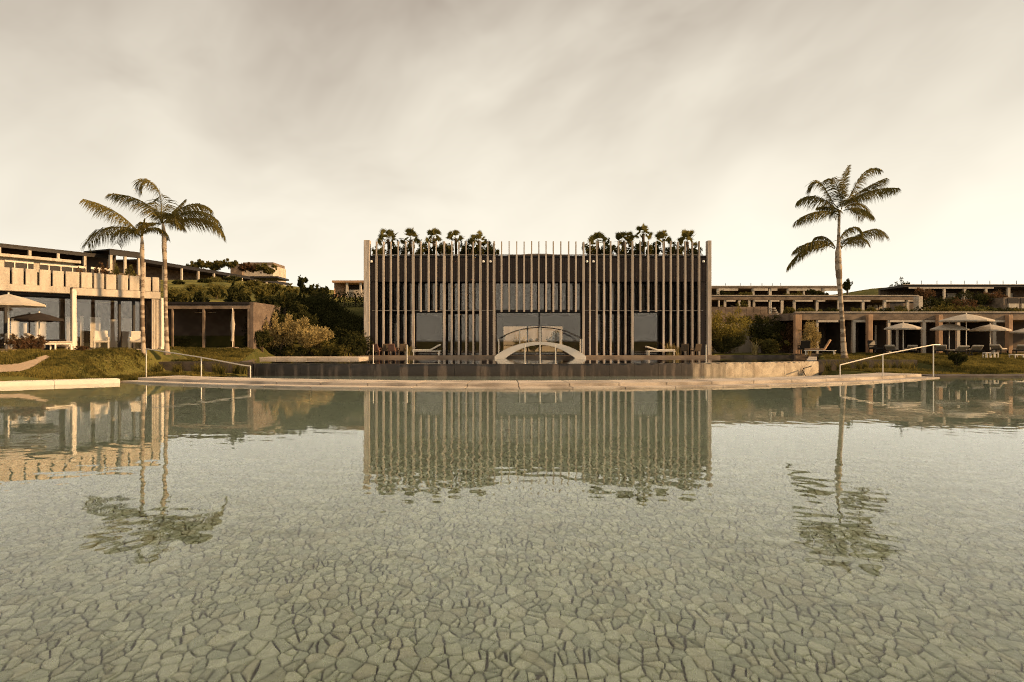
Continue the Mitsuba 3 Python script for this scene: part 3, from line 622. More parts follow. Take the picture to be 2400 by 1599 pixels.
for p, w_ in ((1722, 8), (1985, 9), (2050, 12), (2066, 10), (2079, 8)): part(Bt, 'window', box(XD(p, 66), XD(p+w_, 66), 67.4, 67.5, ZD(735, 63), ZD(713, 66)), 'mat_curtain')
part(Bt, 'end_pillar', cbox(XD(2150, 62), XD(2160, 62), 61.8, 62.6, ZD(740, 62), ZD(695, 62), 0.01), 'mat_concrete', label='pale end pillar')
C = range_house('front_row', 'nearest right row of dark garden rooms behind the parasols', 47.3, 1865, 2640, 733, 750, 755.5, 0.70,
                [(1917, .075), (2003, .1), (2085, .09), (2168, .12), (2248, .11), (2333, .11)], [(1917, 1965), (2002, 2031), (2086, 2163), (2168, 2196), (2320, 2358)], depth=5.2)
for p, w_ in ((1870.5, 7.5), (2039, 5.5), (2203, 5), (2367, 5)):
    part(C, 'pillar', cbox(XD(p-w_, 47), XD(p+w_, 47), 46.9, 47.28, 0.72, ZD(738, 47), 0.012), 'mat_orange_wall')
for p, w_ in ((2051, 14), (2071, 9), (2084, 8), (2100, 9)):
    part(C, 'curtain', [box(XD(p, 49.4)+k*0.1, XD(p, 49.4)+k*0.1+0.101, 49.4+0.03*(k % 2), 49.46+0.03*(k % 2), 0.72, 2.75) for k in range(int(w_*49.4/F/0.1))], 'mat_curtain')
for p in (1965, 2045, 2160, 2290): part(C, 'partition', box(XD(p, 50), XD(p, 50)+0.15, 48.2, 52, 0.71, 3.0), 'mat_interior')
Dh = range_house('ridge_house', 'long dark house with masts on the right ridge', 72, 2118, 2560, 668, 673, 677, 5.6, [(2166, .1), (2215, .12), (2263, .12), (2313, .12), (2366, .14)], [(2130, 2330)], roofmat='mat_dark')
for p in (2160, 2196, 2229, 2260, 2290, 2320, 2351, 2382): part(Dh, 'mast', tube([W(p, 668, 73), W(p, 658, 73)], 0.03, 5), 'mat_dark')
for p, w_ in ((2185, 18), (2240, 22), (2274, 26), (2342, 26), (2385, 12)): part(Dh, 'window', box(XD(p, 74), XD(p+w_, 74), 75.5, 75.6, 5.6, 6.9), 'mat_curtain')
t_ = thing('ridge_house', 'low dark house with strip windows at the far right below the ridge house', 'building')
part(t_, 'wall', box(XD(2352, 64), XD(2500, 64), 64, 68, ZD(735, 64), ZD(697, 64)), 'mat_concrete_brown')
for k, (a, b) in enumerate(((2361, 2385), (2391, 2420))):
    w = part(t_, 'window', box(XD(a, 64), XD(b, 64), 63.93, 64, ZD(711, 64), ZD(699, 64)), 'mat_dark')
    part(w, 'sill', box(XD(a, 64), XD(b, 64), 63.8, 63.99, ZD(723, 64), ZD(712, 64)), 'mat_concrete')
dwall = thing('terrace_wall', 'rough grey concrete terrace wall right of the slatted building', 'retaining wall')
for k in range(8):
    part(dwall, 'wall_panel', cbox(XD(1668+16.4*k, 56), XD(1668+16.4*(k+1), 56)-0.02, 56, 56.4, 0.6, ZD(719.5, 56)+rng.uniform(-.01, .01), 0.012), 'mat_concrete_brown')
t_ = thing('terrace_wall', 'low cream wall behind the shrubs right of the slatted building', 'retaining wall')
for k in range(5):
    part(t_, 'wall_panel', cbox(XD(1672+29*k, 52), XD(1672+29*(k+1), 52)-0.02, 52, 52.3, 0.6, ZD(759, 52), 0.012), 'mat_concrete')
t_ = thing('spiral_stair', 'dark outdoor stair with pale rail beside the rough terrace wall', 'stair')
for k in range(10):
    p = 1808+k*2.6; yy = 722+k*4.6
    part(t_, 'step', cbox(XD(p, 55), XD(p+6, 55), 54.6, 55.6, ZD(yy+3, 55), ZD(yy, 55), 0.01), 'mat_concrete')
part(t_, 'rail', tube([W(1806, 705, 54.8), W(1808, 735, 54.8), W(1820, 742, 54.8), W(1834, 752, 54.8)], 0.04, 6), 'mat_steel')

# ------------------------------------------------------------------ handrails at the pool rim
def handrail(label, pts, posts, r=0.026):
    t_ = thing('handrail', label, 'handrail')
    part(t_, 'rail', tube(pts, r, 8), 'mat_steel')
    for (x, y, z0, z1) in posts: part(t_, 'post', tube([(x, y, z0), (x, y, z1)], r, 8), 'mat_steel')
dR = 27.6
ps = [(1969, 855.5, 880), (2069, 831, 877.5), (2187.6, 808.5, 877)]
def rim_z(x, y): return 0.13
P3 = [W(p, y, dR+0.6*k) for k, (p, y, _) in enumerate(ps)]
handrail('sloping pale metal handrail with three posts on the right pool rim', [P3[0]-(0, 0, .02), P3[0], P3[1], P3[2], P3[2]+np.array([0.35, .1, 0.0])], [(q_[0], q_[1], 0.1, q_[2]) for q_ in P3])
dL = 28.0
ps = [(343, 818, 882), (472, 838, 886), (587, 858, 888)]
P3 = [W(p, y, dd) for (p, y, _), dd in zip(ps, (29.0, 28.0, 27.2))]
handrail('sloping pale metal handrail with three posts at the left rim before the reeds', [P3[0], P3[1], P3[2]-np.array([.25, 0, -.02]), P3[2], P3[2]-(0, 0, .1)], [(q_[0], q_[1], 0.0, q_[2]) for q_ in P3])
q_ = W(1882, 872, 36.5)
t_ = thing('ladder_rail', 'small bent dark metal grab rail against the pale end of the weir wall', 'handrail')
part(t_, 'rail', tube([W(1889, 883, 36.4), W(1881, 868, 36.4), W(1883, 864, 36.4), W(1902, 858, 36.8)], 0.028, 6), 'mat_dark')

# ------------------------------------------------------------------ plants
def leaf_cloud(centers, radii, n, size, seed, flat=0.25, long=2.2, up=0.0):
    """many small leaves spread through overlapping lumps; each leaf a folded lozenge of two triangles"""
    r = np.random.default_rng(seed); C_ = np.asarray(centers, float); R_ = np.asarray(radii, float).reshape(len(C_), -1)
    if R_.shape[1] == 1: R_ = np.repeat(R_, 3, 1)
    vol = R_.prod(1)**0.75; k = r.choice(len(C_), n, p=vol/vol.sum())
    d_ = r.normal(size=(n, 3)); d_ /= np.linalg.norm(d_, axis=1, keepdims=True)
    c = C_[k]+d_*R_[k]*(r.random((n, 1))**0.38)*(0.86+0.28*r.random((n, 1)))
    ax = d_*0.7+r.normal(size=(n, 3))*0.75+np.array([0, 0, up]); ax /= np.linalg.norm(ax, axis=1, keepdims=True)
    sd = np.cross(ax, r.normal(size=(n, 3))); sd /= np.linalg.norm(sd, axis=1, keepdims=True)
    nn = np.cross(ax, sd); s = size*(0.6+0.8*r.random((n, 1)))
    v = np.stack([c-ax*s, c+sd*s/long+nn*s*flat*0.4, c+ax*s, c-sd*s/long+nn*s*flat*0.4], 1).reshape(-1, 3)
    b = np.arange(n)[:, None]*4
    return trimesh.Trimesh(v, np.vstack([b+[0, 1, 2], b+[0, 2, 3]]), process=False)
def lumps(c, rx, ry, rz, n, seed, s=0.5):
    r = np.random.default_rng(seed); o = r.normal(size=(n, 3)); o /= np.linalg.norm(o, axis=1, keepdims=True)
    o[:, 2] = o[:, 2]*0.95+0.05
    c_ = np.array(c)+o*np.array([rx, ry, rz])*0.62*r.random((n, 1))**0.4
    R_ = np.c_[np.full(n, rx), np.full(n, ry), np.full(n, rz)]*(s*(0.5+0.7*r.random((n, 1))))
    e = r.normal(size=(2*n, 3)); e /= np.linalg.norm(e, axis=1, keepdims=True); e[:, 2] = np.abs(e[:, 2])   # shoots that break the outline
    return np.vstack([c_, np.array(c)+e*np.array([rx, ry, rz])*(0.8+0.32*r.random((2*n, 1)))]), np.vstack([R_, np.c_[np.full(2*n, rx), np.full(2*n, ry), np.full(2*n, rz)]*[.16, .16, .26]*(0.6+0.9*r.random((2*n, 1)))])
_sd = [100]
def shrub(name, label, base, rx, ry, h, n, size, mat, group=None, cat='shrub', lump=9, long=2.2, up=0.3):
    _sd[0] += 1
    base = np.array(base, float)
    t_ = thing(name, label, cat, group)
    c, R_ = lumps(base+np.array([0, 0, h*0.52]), rx, ry, h*0.5, lump, _sd[0])
    part(t_, 'foliage', leaf_cloud(c, R_, n, size, _sd[0], long=long, up=up), mat)
    r = np.random.default_rng(_sd[0]); st = []
    for k in range(4):
        e = base+np.array([r.uniform(-.6, .6)*rx, r.uniform(-.6, .6)*ry, h*r.uniform(.45, .75)])
        st.append(tube([base+np.array([r.uniform(-.15, .15)*rx, 0, -0.1]), (base+e)/2+np.array([0, 0, .1*h]), e], [0.02+0.02*h, 0.015+.012*h, 0.008], 5))
    part(t_, 'stem', st, 'mat_branch')
    return t_
def gz(x, y): return float(ground_z(np.array(x), np.array(y)))
def shrub_px(name, label, p0, p1, ytop, d, n, size, mat, ry=None, zb=None, **k):
    x0, x1 = XD(p0, d), XD(p1, d); x = (x0+x1)/2; rx = (x1-x0)/2; zb = gz(x, d) if zb is None else zb
    return shrub(name, label, (x, d, zb), rx, ry or min(rx, 1.6), ZD(ytop, d)-zb, n, size, mat, **k)
for x, y, h_, m_ in COURT: shrub('court_shrub', 'courtyard shrub seen through the entrance glass', (x, y, 0.58), .8, .7, h_, 1500, .09, m_, group='courtyard shrubs behind the entrance glass', lump=7)
# big pale shrubs left of the slatted building
shrub_px('oleander', 'tall golden flowering shrub, left of the two by the side deck', 614, 694, 747, 44.9, 6500, 0.075, 'mat_leaf_gold', zb=0.6)
shrub_px('oleander', 'rounded golden shrub, right of the two by the side deck', 680, 780, 757, 45.2, 7500, 0.075, 'mat_leaf_gold', zb=0.6, lump=12)
shrub_px('oleander', 'low dark olive shrub at the foot of the golden shrubs', 598, 640, 800, 44.6, 1800, 0.06, 'mat_leaf_olive', zb=0.8)
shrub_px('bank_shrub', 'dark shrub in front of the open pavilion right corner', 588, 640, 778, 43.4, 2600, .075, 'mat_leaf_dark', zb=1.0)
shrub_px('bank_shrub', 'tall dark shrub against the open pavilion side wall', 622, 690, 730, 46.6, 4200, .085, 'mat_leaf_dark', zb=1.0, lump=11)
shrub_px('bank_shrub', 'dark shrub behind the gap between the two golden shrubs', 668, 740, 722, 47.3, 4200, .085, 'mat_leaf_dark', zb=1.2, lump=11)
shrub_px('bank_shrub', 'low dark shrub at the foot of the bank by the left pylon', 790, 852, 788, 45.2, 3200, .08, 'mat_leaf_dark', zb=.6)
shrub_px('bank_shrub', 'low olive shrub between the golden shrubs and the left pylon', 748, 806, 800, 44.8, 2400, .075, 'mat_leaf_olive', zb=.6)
for k in range(7): shrub_px('deck_plant', 'low plant along the back of the side deck', 622+33*k, 662+33*k, 818-4*(k % 3), 44.55, 900, .06, 'mat_leaf_olive' if k % 2 else 'mat_leaf_dark', zb=.58, ry=.35, group='plants along the side deck', lump=6)
# dark planted bank
r_ = np.random.default_rng(4)
bc, br_ = [], []
for k in range(230):
    p = 604+(k*0.618 % 1)*252; dd = 45.3+11.5*((k*0.383) % 1); x = XD(p, dd)
    if dd < 46.6 and p > 800: continue
    s_ = r_.uniform(.7, 1.15); bc.append((x, dd, gz(x, dd)+0.25*s_)); br_.append((.95*s_, .8*s_, .75*s_))
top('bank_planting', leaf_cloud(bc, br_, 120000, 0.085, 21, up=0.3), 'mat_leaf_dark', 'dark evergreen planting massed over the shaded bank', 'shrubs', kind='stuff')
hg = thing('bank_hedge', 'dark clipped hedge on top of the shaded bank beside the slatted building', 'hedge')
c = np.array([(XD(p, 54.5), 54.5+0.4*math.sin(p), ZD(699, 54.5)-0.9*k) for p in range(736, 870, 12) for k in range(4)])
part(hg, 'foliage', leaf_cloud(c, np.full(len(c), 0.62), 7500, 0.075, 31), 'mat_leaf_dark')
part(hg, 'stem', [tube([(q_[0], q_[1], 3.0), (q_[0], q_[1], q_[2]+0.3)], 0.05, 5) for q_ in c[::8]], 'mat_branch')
# bushes and hedge on the left lawn slope
hill = [(418, 668, 22, 18, 'd'), (452, 676, 18, 12, 'o'), (481, 664, 26, 16, 'd'), (506, 680, 30, 14, 'o'), (545, 661, 34, 24, 'd'), (547, 688, 44, 34, 'd'), (590, 666, 26, 14, 'o'), (608, 681, 52, 13, 'o'), (640, 672, 34, 13, 'o'), (667, 698, 40, 30, 'o'),
        (680, 676, 26, 14, 'o'), (709, 668, 20, 32, 'd'), (735, 678, 32, 16, 'd'), (756, 682, 28, 12, 'd'), (400, 688, 20, 14, 'o'), (430, 694, 34, 14, 'o'), (470, 695, 30, 12, 'd'), (575, 700, 26, 14, 'd'), (624, 704, 40, 16, 'd'), (702, 706, 26, 20, 'd'), (655, 716, 30, 20, 'd')]
for k, (p, y, w_, h_, c_) in enumerate(hill):
    dd = 49 if y > 685 else np.interp(y, [660, 685], [98, 60])
    for _ in range(30):   # rest the foot on the slope where the photograph shows it
        zz = ZD(y+h_*0.45, dd); dd += np.clip((zz-gz(XD(p, dd), dd))*-2.0, -2, 2) if False else 0
    x = XD(p, dd); zb = gz(x, dd)-0.1
    shrub('hill_shrub', ('dark' if c_ == 'd' else 'olive')+' bush on the left hillside lawn', (x, dd, zb), w_*dd/F/2*1.15, w_*dd/F/2, max(ZD(y-h_/2, dd)-zb, 0.5), 900, 0.09+0.0012*dd, 'mat_leaf_dark' if c_ == 'd' else 'mat_leaf_olive', group=('dark' if c_ == 'd' else 'olive')+' bushes on the left hillside lawn', lump=6)
hc, hr = [], []
for k in range(240):
    p = 394+(k*0.618 % 1)*330; dd = 49+62*((k*0.2896) % 1)**1.3; x = XD(p, dd)
    if _vnoise(np.array(x*0.12), np.array(dd*0.07)) < 0.56: continue
    s_ = (0.22+0.42*((k*0.77) % 1))*(0.8+dd/110); hc.append((x, dd, gz(x, dd)+0.1*s_)); hr.append((1.1*s_, 1.3*s_, .6*s_))
top('hill_planting', leaf_cloud(hc, hr, 20000, 0.11, 22, up=0.3), 'mat_leaf_olive', 'low olive ground planting scattered over the left hillside lawn', 'shrubs', kind='stuff')
for k, (p, y, s_) in enumerate(((575, 624, 12), (592, 625, 12), (612, 626, 12), (630, 628, 12), (455, 622, 14), (475, 618, 16), (500, 622, 13), (515, 618, 12), (537, 616, 15))):
    dd = 134.0; x = XD(p, dd)
    shrub('roof_bush', 'bush on the left hilltop roofline', (x, dd, ZD(y+14, dd)), 0.9+.05*s_, 1.0, 20*dd/F, 1800, 0.2, 'mat_leaf_rust' if k < 2 else 'mat_leaf_olive', group='bushes on the roofline of the left hilltop houses', lump=6)
for p, y, s_ in ((243, 628, 26), (278, 636, 26), (306, 637, 18), (190, 624, 18)):
    dd = 42.0
    shrub('roof_planting', 'low plant on the glass house roof', (XD(p, dd), dd, 4.1), s_*dd/F*.6, .5, ZD(y-s_*.45, dd)-4.1, 800, 0.07, 'mat_leaf_olive' if p > 250 else 'mat_leaf_rust', group='low plants on the glass house roof', lump=5)
# right side shrubs
shrub_px('oleander', 'large bright olive shrub touching the slatted building right end', 1655, 1762, 735, 49.5, 8500, 0.075, 'mat_leaf_bright', zb=0.65, lump=14)
shrub_px('oleander', 'dark broad shrub, second from the slatted building on the right', 1746, 1838, 750, 49.6, 7000, 0.07, 'mat_leaf_dark', zb=0.65, lump=11)
shrub_px('oleander', 'rusty brown shrub between the dark shrub and the front row', 1808, 1886, 754, 49.8, 5200, 0.07, 'mat_leaf_rust', zb=0.65, lump=9)
shrub_px('oleander', 'low dark shrub filling the gap below the large bright olive shrub', 1668, 1740, 785, 48.6, 4200, 0.07, 'mat_leaf_dark', zb=0.65, lump=9)
shrub_px('oleander', 'olive shrub at the foot of the dark broad shrub', 1770, 1850, 786, 48.8, 4200, 0.07, 'mat_leaf_olive', zb=0.65, lump=9)
shrub_px('oleander', 'small golden shrub before the first garden room', 1866, 1922, 758, 47.0, 3600, 0.06, 'mat_leaf_gold', zb=0.7, lump=8)
for k, (p, y, w_, dd) in enumerate(((1700, 688, 40, 76), (1745, 690, 40, 76), (1860, 690, 50, 76), (1905, 684, 30, 76), (1850, 726, 30, 59), (1905, 728, 34, 59), (1945, 726, 24, 59), (2040, 729, 36, 59), (2110, 727, 60, 59), (2150, 726, 44, 59), (1720, 748, 90, 55), (1765, 746, 60, 55), (1830, 750, 40, 51), (2290, 722, 50, 60), (2225, 716, 60, 62), (2330, 726, 40, 60), (2385, 728, 40, 60), (1690, 726, 40, 58), (1668, 752, 40, 53), (1740, 712, 30, 61), (1880, 727, 26, 59), (1925, 690, 30, 76), (1965, 727, 30, 59), (2005, 728, 30, 59), (2075, 727, 30, 59), (2190, 727, 40, 59), (2260, 727, 40, 59), (2360, 724, 50, 60))):
    x = XD(p, dd); h_ = 0.55+0.012*w_; zt2 = ZD(y-5, dd)
    shrub('terrace_plant', 'low plant on the right terrace edges', (x, dd, zt2-h_), w_*dd/F/2, 0.6, h_, 900, 0.09, 'mat_leaf_olive' if k % 3 else 'mat_leaf_dark', group='plants along the right terraces', lump=6)
for k, (p, y, w_, dd) in enumerate(((2108, 672, 34, 78), (2165, 690, 34, 70), (2285, 700, 70, 66), (2330, 700, 50, 66), (2200, 712, 70, 64), (2250, 712, 60, 64))):
    x = XD(p, dd); zb = ZD(y+24, dd)
    shrub('slope_bush', 'leafy bush under the ridge house', (x, dd, zb), w_*dd/F*.6, 1.2, ZD(y-14, dd)-zb, 1500, 0.10, 'mat_leaf_rust' if k % 2 else 'mat_leaf_dark', group='brown bushes under the ridge house', lump=8)
# round tree on the right ridge
t_ = thing('ridge_tree', 'small round tree on the right skyline beside the tall palm', 'tree')
c, R_ = lumps(W(1986, 671, 92), 0.75, 0.75, 0.8, 8, 77); part(t_, 'crown', leaf_cloud(c, R_, 1500, 0.14, 78), 'mat_leaf_dark'); part(t_, 'trunk', tube([W(1986, 700, 92), W(1986, 672, 92)], 0.12, 6), 'mat_branch')
shrub_px('lawn_bush', 'round clipped bush alone on the right lawn', 2226, 2262, 824, 35.0, 2600, 0.05, 'mat_leaf_dark', lump=8)
shrub_px('lawn_bush', 'small wispy bush at the top of the left lawn by the terrace edge', 178, 205, 812, 31.0, 900, 0.05, 'mat_leaf_rust', lump=5)
# reeds before the low garden walls
def reeds(label, x, y, z, n, h, mat, grp, seed, name='reed_clump', wide=0.016):
    r = np.random.default_rng(seed); V, Fc = [], []
    for k in range(n):
        a = r.uniform(0, 6.28); lean = r.uniform(.15, .75); hh = h*r.uniform(.55, 1.1); b = np.array([x+np.clip(r.normal(0, .09), -.2, .2), y+np.clip(r.normal(0, .07), -.15, .15), z])
        dr_ = np.array([math.cos(a), math.sin(a), 0]); sd = np.array([-math.sin(a), math.cos(a), 0])*wide*(1+r.random())
        for s in range(4):
            t0 = s/4.0; t1 = (s+1)/4.0
            c0 = b+dr_*lean*hh*t0**2+np.array([0, 0, hh*(t0-0.35*lean*t0**3)]); c1 = b+dr_*lean*hh*t1**2+np.array([0, 0, hh*(t1-0.35*lean*t1**3)])
            w0, w1 = sd*(1-t0*.9), sd*(1-t1*.9); i0 = len(V)
            V += [c0-w0, c0+w0, c1+w1, c1-w1]; Fc += [[i0, i0+1, i0+2], [i0, i0+2, i0+3]]
    top(name, trimesh.Trimesh(np.array(V), np.array(Fc), process=False), mat, label, 'plant', grp)
for k in range(15):
    x = -17.6+0.33*k+0.1*math.sin(k*2.3); reeds('reed clump before the left garden wall', x, 33.6-0.35*(k % 3), 0.0, 46, 0.62, 'mat_blade' if k % 2 else 'mat_leaf_olive', 'reeds before the left garden wall', 40+k)
for k in range(14):
    x = 17.0+0.34*k+0.1*math.sin(k*1.9); reeds('reed clump before the right garden wall', x, 36.7-0.35*(k % 3), 0.0, 44, 0.66, 'mat_blade' if k % 2 else 'mat_leaf_olive', 'reeds before the right garden wall', 70+k)

for k, (p, dd, h_) in enumerate(((960, 46.3, .8), (1570, 46.4, 1.15), (1588, 46.3, .8), (1770, 47.95, 1.2), (1893, 46.2, .9))):
    reeds('pale spiky agave plant '+['on the left wing deck beside the chairs', 'right of the daybed on the right wing deck, the taller', 'between daybed and chairs on the right wing deck, the smaller', 'before the dark shrubs right of the slatted building', 'before the small golden shrub by the first garden room'][k], XD(p, dd), dd, .62, 30, h_, 'mat_leaf_gold', None, 900+k, 'agave', .03)
# ------------------------------------------------------------------ tall palms
def frond(ctrl, ln, n, seed, w=0.0165, droop=0.62):
    r = np.random.default_rng(seed); c = spline(ctrl, 24)
    s = np.r_[0, np.cumsum(np.linalg.norm(np.diff(c, axis=0), axis=1))]
    rach = tube(c, np.linspace(0.032, 0.006, len(c)), 5)
    V, Fc = [], []
    for k in range(n):
        f = 0.10+0.90*k/(n-1); q_ = np.array([np.interp(f*s[-1], s, c[:, a]) for a in range(3)]); q2 = np.array([np.interp(min(f+.03, 1)*s[-1], s, c[:, a])-np.interp((f-.03)*s[-1], s, c[:, a]) for a in range(3)])
        tg = q2/(np.linalg.norm(q2)+1e-9); side = np.cross(tg, [0, 0, 1.0]); side /= np.linalg.norm(side)+1e-9
        L_ = ln*(0.45+0.75*math.sin(math.pi*min(1, 0.10+0.86*f)))*r.uniform(.8, 1.12)
        for sg in (-1, 1):
            d1 = tg*0.62+side*sg*0.75+np.array([0, 0, 0.12-0.35*droop])+r.normal(0, .09, 3); d1 /= np.linalg.norm(d1)
            d2 = d1*0.75+np.array([0, 0, -droop])+r.normal(0, .07, 3); d2 /= np.linalg.norm(d2)
            d3 = d2+np.array([0, 0, -0.8*droop]); d3 /= np.linalg.norm(d3)
            wv = np.cross(d1, np.cross(side*sg, tg)); wv = tg*0.8+np.array([0, 0, .35]); wv /= np.linalg.norm(wv); wv = wv*w
            a0 = q_; a1 = q_+d1*L_*.36; a2 = a1+d2*L_*.36; a3 = a2+d3*L_*.3; i0 = len(V)
            V += [a0-wv*.5, a0+wv*.5, a1-wv, a1+wv, a2-wv*.7, a2+wv*.7, a3]
            Fc += [[i0, i0+1, i0+3], [i0, i0+3, i0+2], [i0+2, i0+3, i0+5], [i0+2, i0+5, i0+4], [i0+4, i0+5, i0+6]]
    return trimesh.util.concatenate([rach, trimesh.Trimesh(np.array(V), np.array(Fc), process=False)])
def palm(label, d, base, trunk, fronds, seed, bark='mat_trunk', ln=0.98):
    t_ = thing('palm_tree', label, 'palm tree')
    pts = np.array([W(p, y, d) for p, y, _ in trunk]); rad = np.array([w_*d/F/2 for _, _, w_ in trunk])
    pp = spline(pts, 60); s = np.linspace(0, 1, 60); rr = np.interp(s, np.r_[0, np.cumsum(np.linalg.norm(np.diff(pts, axis=0), axis=1))]/np.sum(np.linalg.norm(np.diff(pts, axis=0), axis=1)), rad)
    rr = rr*(1+0.05*np.sin(np.arange(60)*2.1))
    part(t_, 'trunk', tube(pp, rr, 12), bark, smooth=60)
    for k, f in enumerate(fronds):
        dep, cp = f[0], f[1]
        n = len(cp); ctrl = [W(p, y, d)+np.array([0, dep*(i/(n-1)), 0]) for i, (p, y) in enumerate(cp)]
        Lf = sum(np.linalg.norm(np.array(ctrl[i+1])-ctrl[i]) for i in range(n-1))
        part(t_, 'frond', frond(ctrl, ln*min(1, Lf/2.2)*(f[2] if len(f) > 2 else 1), int(48+44*Lf/2.5), seed+k, droop=f[3] if len(f) > 3 else 0.75), 'mat_frond')
z7 = lambda L_: [(150+a/3.484, 400+b/3.484) for a, b in L_]
z8 = lambda L_: [(1800+a/3.136, 360+b/3.136) for a, b in L_]
palm('slim palm with fronds sweeping left, left one of the pair before the glass house', 33.9, None,
     [(336.8, 832, 14), (336, 815, 10.5), (334.5, 760, 9), (333.5, 700, 8.6), (333.8, 640, 8.6), (333, 590, 10), (333, 566, 7.5), (332, 552, 4)],
     [(-.5, z7([(632, 545), (560, 440), (430, 335), (240, 258)])), (.6, z7([(628, 545), (520, 468), (380, 455), (250, 490), (130, 588)])), (1.0, z7([(630, 545), (480, 475), (400, 500), (340, 570)]), .8), (.2, z7([(632, 545), (634, 470), (640, 385)]), .25),
      (.9, z7([(640, 535), (700, 458), (745, 470), (775, 545)]), .6), (-.9, z7([(636, 540), (660, 470), (700, 440), (730, 480)]), .7)], 300)
palm('palm with a full crown spreading right, right one of the pair before the glass house', 34.6, None,
     [(391.5, 832, 15), (391, 812, 11), (389.5, 760, 9), (388, 690, 8.5), (386.5, 620, 9), (385, 580, 11), (384, 545, 10), (381, 524, 5)],
     [(.4, z7([(800, 430), (720, 322), (590, 232), (360, 178)])), (-.3, z7([(805, 430), (800, 280), (765, 140), (705, 92), (640, 160)]), 1.0, .6), (.7, z7([(812, 430), (870, 320), (935, 215)]), .5), (.5, z7([(820, 420), (920, 320), (1050, 262), (1160, 300)]), .8),
      (-.4, z7([(820, 420), (1000, 345), (1150, 345), (1285, 440)])), (.3, z7([(830, 430), (1000, 390), (1200, 420), (1282, 515)])), (-.8, z7([(790, 440), (720, 440), (650, 525)]), .7), (-.9, z7([(830, 430), (900, 425), (1040, 490)]), .8),
      (1.2, z7([(800, 430), (760, 330), (720, 330), (690, 400)]), .8), (-1.2, z7([(810, 430), (850, 380), (950, 380), (1000, 470)]), .9)], 330)
palm('tall lone palm with two tiers of fronds right of the slatted building', 40.0, None,
     [(1980, 846, 19), (1978, 825, 13), (1975, 770, 10.5), (1971, 710, 10), (1968, 670, 11), (1965.5, 630, 15), (1964.5, 590, 13), (1965, 575, 7.5), (1966.5, 520, 6), (1968, 494, 4)],
     [(.3, z8([(492, 695), (455, 632), (385, 605), (345, 635)]), .7), (-.3, z8([(495, 690), (400, 648), (290, 660), (190, 712)])), (.5, z8([(490, 700), (350, 668), (235, 738), (175, 818)])), (-.6, z8([(540, 690), (570, 565), (605, 550), (655, 600)]), .7), (.4, z8([(540, 692), (650, 610), (780, 555), (880, 592)])),
      (.6, z8([(540, 700), (600, 620), (690, 610), (760, 650)]), .8), (.4, z8([(522, 430), (450, 355), (335, 308), (245, 338)])), (-.4, z8([(520, 450), (430, 430), (330, 437), (195, 502)])), (.8, z8([(522, 400), (450, 275), (395, 195), (340, 245)]), .9, .5), (-.5, z8([(525, 390), (500, 250), (450, 195), (420, 230)]), .8, .5),
      (.2, z8([(545, 360), (560, 220), (605, 85)]), .4, .3), (-.3, z8([(560, 370), (640, 230), (730, 125), (795, 130)]), .9, .6), (.5, z8([(565, 375), (700, 270), (885, 172)]), .9, .6), (-.6, z8([(570, 380), (720, 290), (895, 272)])), (.8, z8([(565, 400), (680, 365), (768, 445)])), (-.9, z8([(555, 420), (640, 415), (710, 480)])),
      (-.9, z8([(520, 440), (480, 430), (430, 490)])), (1.1, z8([(525, 420), (500, 380), (430, 370)]), .8), (1.0, z8([(540, 410), (600, 330), (690, 320)]), .9)], 370)

# ------------------------------------------------------------------ fan palms and bushes on the roof
def fan_palm(label, x, y, z0, zc_, r0, seed):
    r = np.random.default_rng(seed); t_ = thing('fan_palm', label, 'palm tree', 'fan palms on the roof of the slatted building')
    part(t_, 'trunk', tube([(x, y, z0), (x+.03, y, (z0+zc_)/2), (x, y, zc_)], [0.11, 0.09, 0.10], 8), 'mat_branch')
    V, Fc = [], []
    for k in range(26):
        a = k*2.4; el = r.uniform(-0.45, 1.5); dr_ = np.array([math.cos(a)*math.cos(el), math.sin(a)*math.cos(el), math.sin(el)]); L_ = r0*r.uniform(.3, .75)
        hub = np.array([x, y, zc_])+dr_*L_; sd = np.cross(dr_, [0, 0, 1.0]); sd /= np.linalg.norm(sd)+1e-9; ro = r.uniform(-1.2, 1.2); sd = sd*math.cos(ro)+np.cross(dr_, sd)*math.sin(ro); i0 = len(V)
        V += [np.array([x, y, zc_])+sd*.012, np.array([x, y, zc_])-sd*.012, hub]; Fc += [[i0, i0+1, i0+2]]
        for b_ in np.linspace(-1.15, 1.15, 9):
            e = dr_*math.cos(b_)+sd*math.sin(b_); e2 = e+np.array([0, 0, -.12]); tip = hub+e*r0*.34+e2*r0*.26*r.uniform(.6, 1.1); mid = hub+e*r0*.3
            ws = (-dr_*math.sin(b_)+sd*math.cos(b_))*r0*.06; i0 = len(V)
            V += [hub, mid+ws, tip, mid-ws]; Fc += [[i0, i0+1, i0+2], [i0, i0+2, i0+3]]
    part(t_, 'crown', trimesh.Trimesh(np.array(V), np.array(Fc), process=False), 'mat_leaf_olive')
wing = lambda k: f"{['first', 'second', 'third', 'fourth', 'fifth'][k]} fan palm from the left on the "
for k, (p, y) in enumerate(((910, 560), (962, 555), (1016, 559), (1068, 554), (1122, 560))):
    fan_palm(wing(k)+'left roof garden', XD(p, 48.9+.3*(k % 2)), 48.9+.3*(k % 2), 7.2, ZD(y+3+3*math.sin(k*2.2), 49), 0.70+.10*math.sin(k*1.3+1), 500+k)
for k, (p, y) in enumerate(((1400.5, 561), (1461.7, 561), (1507.6, 549), (1555, 558), (1611, 562))):
    fan_palm(wing(k)+'right roof garden', XD(p, 48.9+.3*(k % 2)), 48.9+.3*(k % 2), 7.2, ZD(y+3+3*math.sin(k*1.7+1), 49), 0.70+.10*math.sin(k*1.9), 520+k)
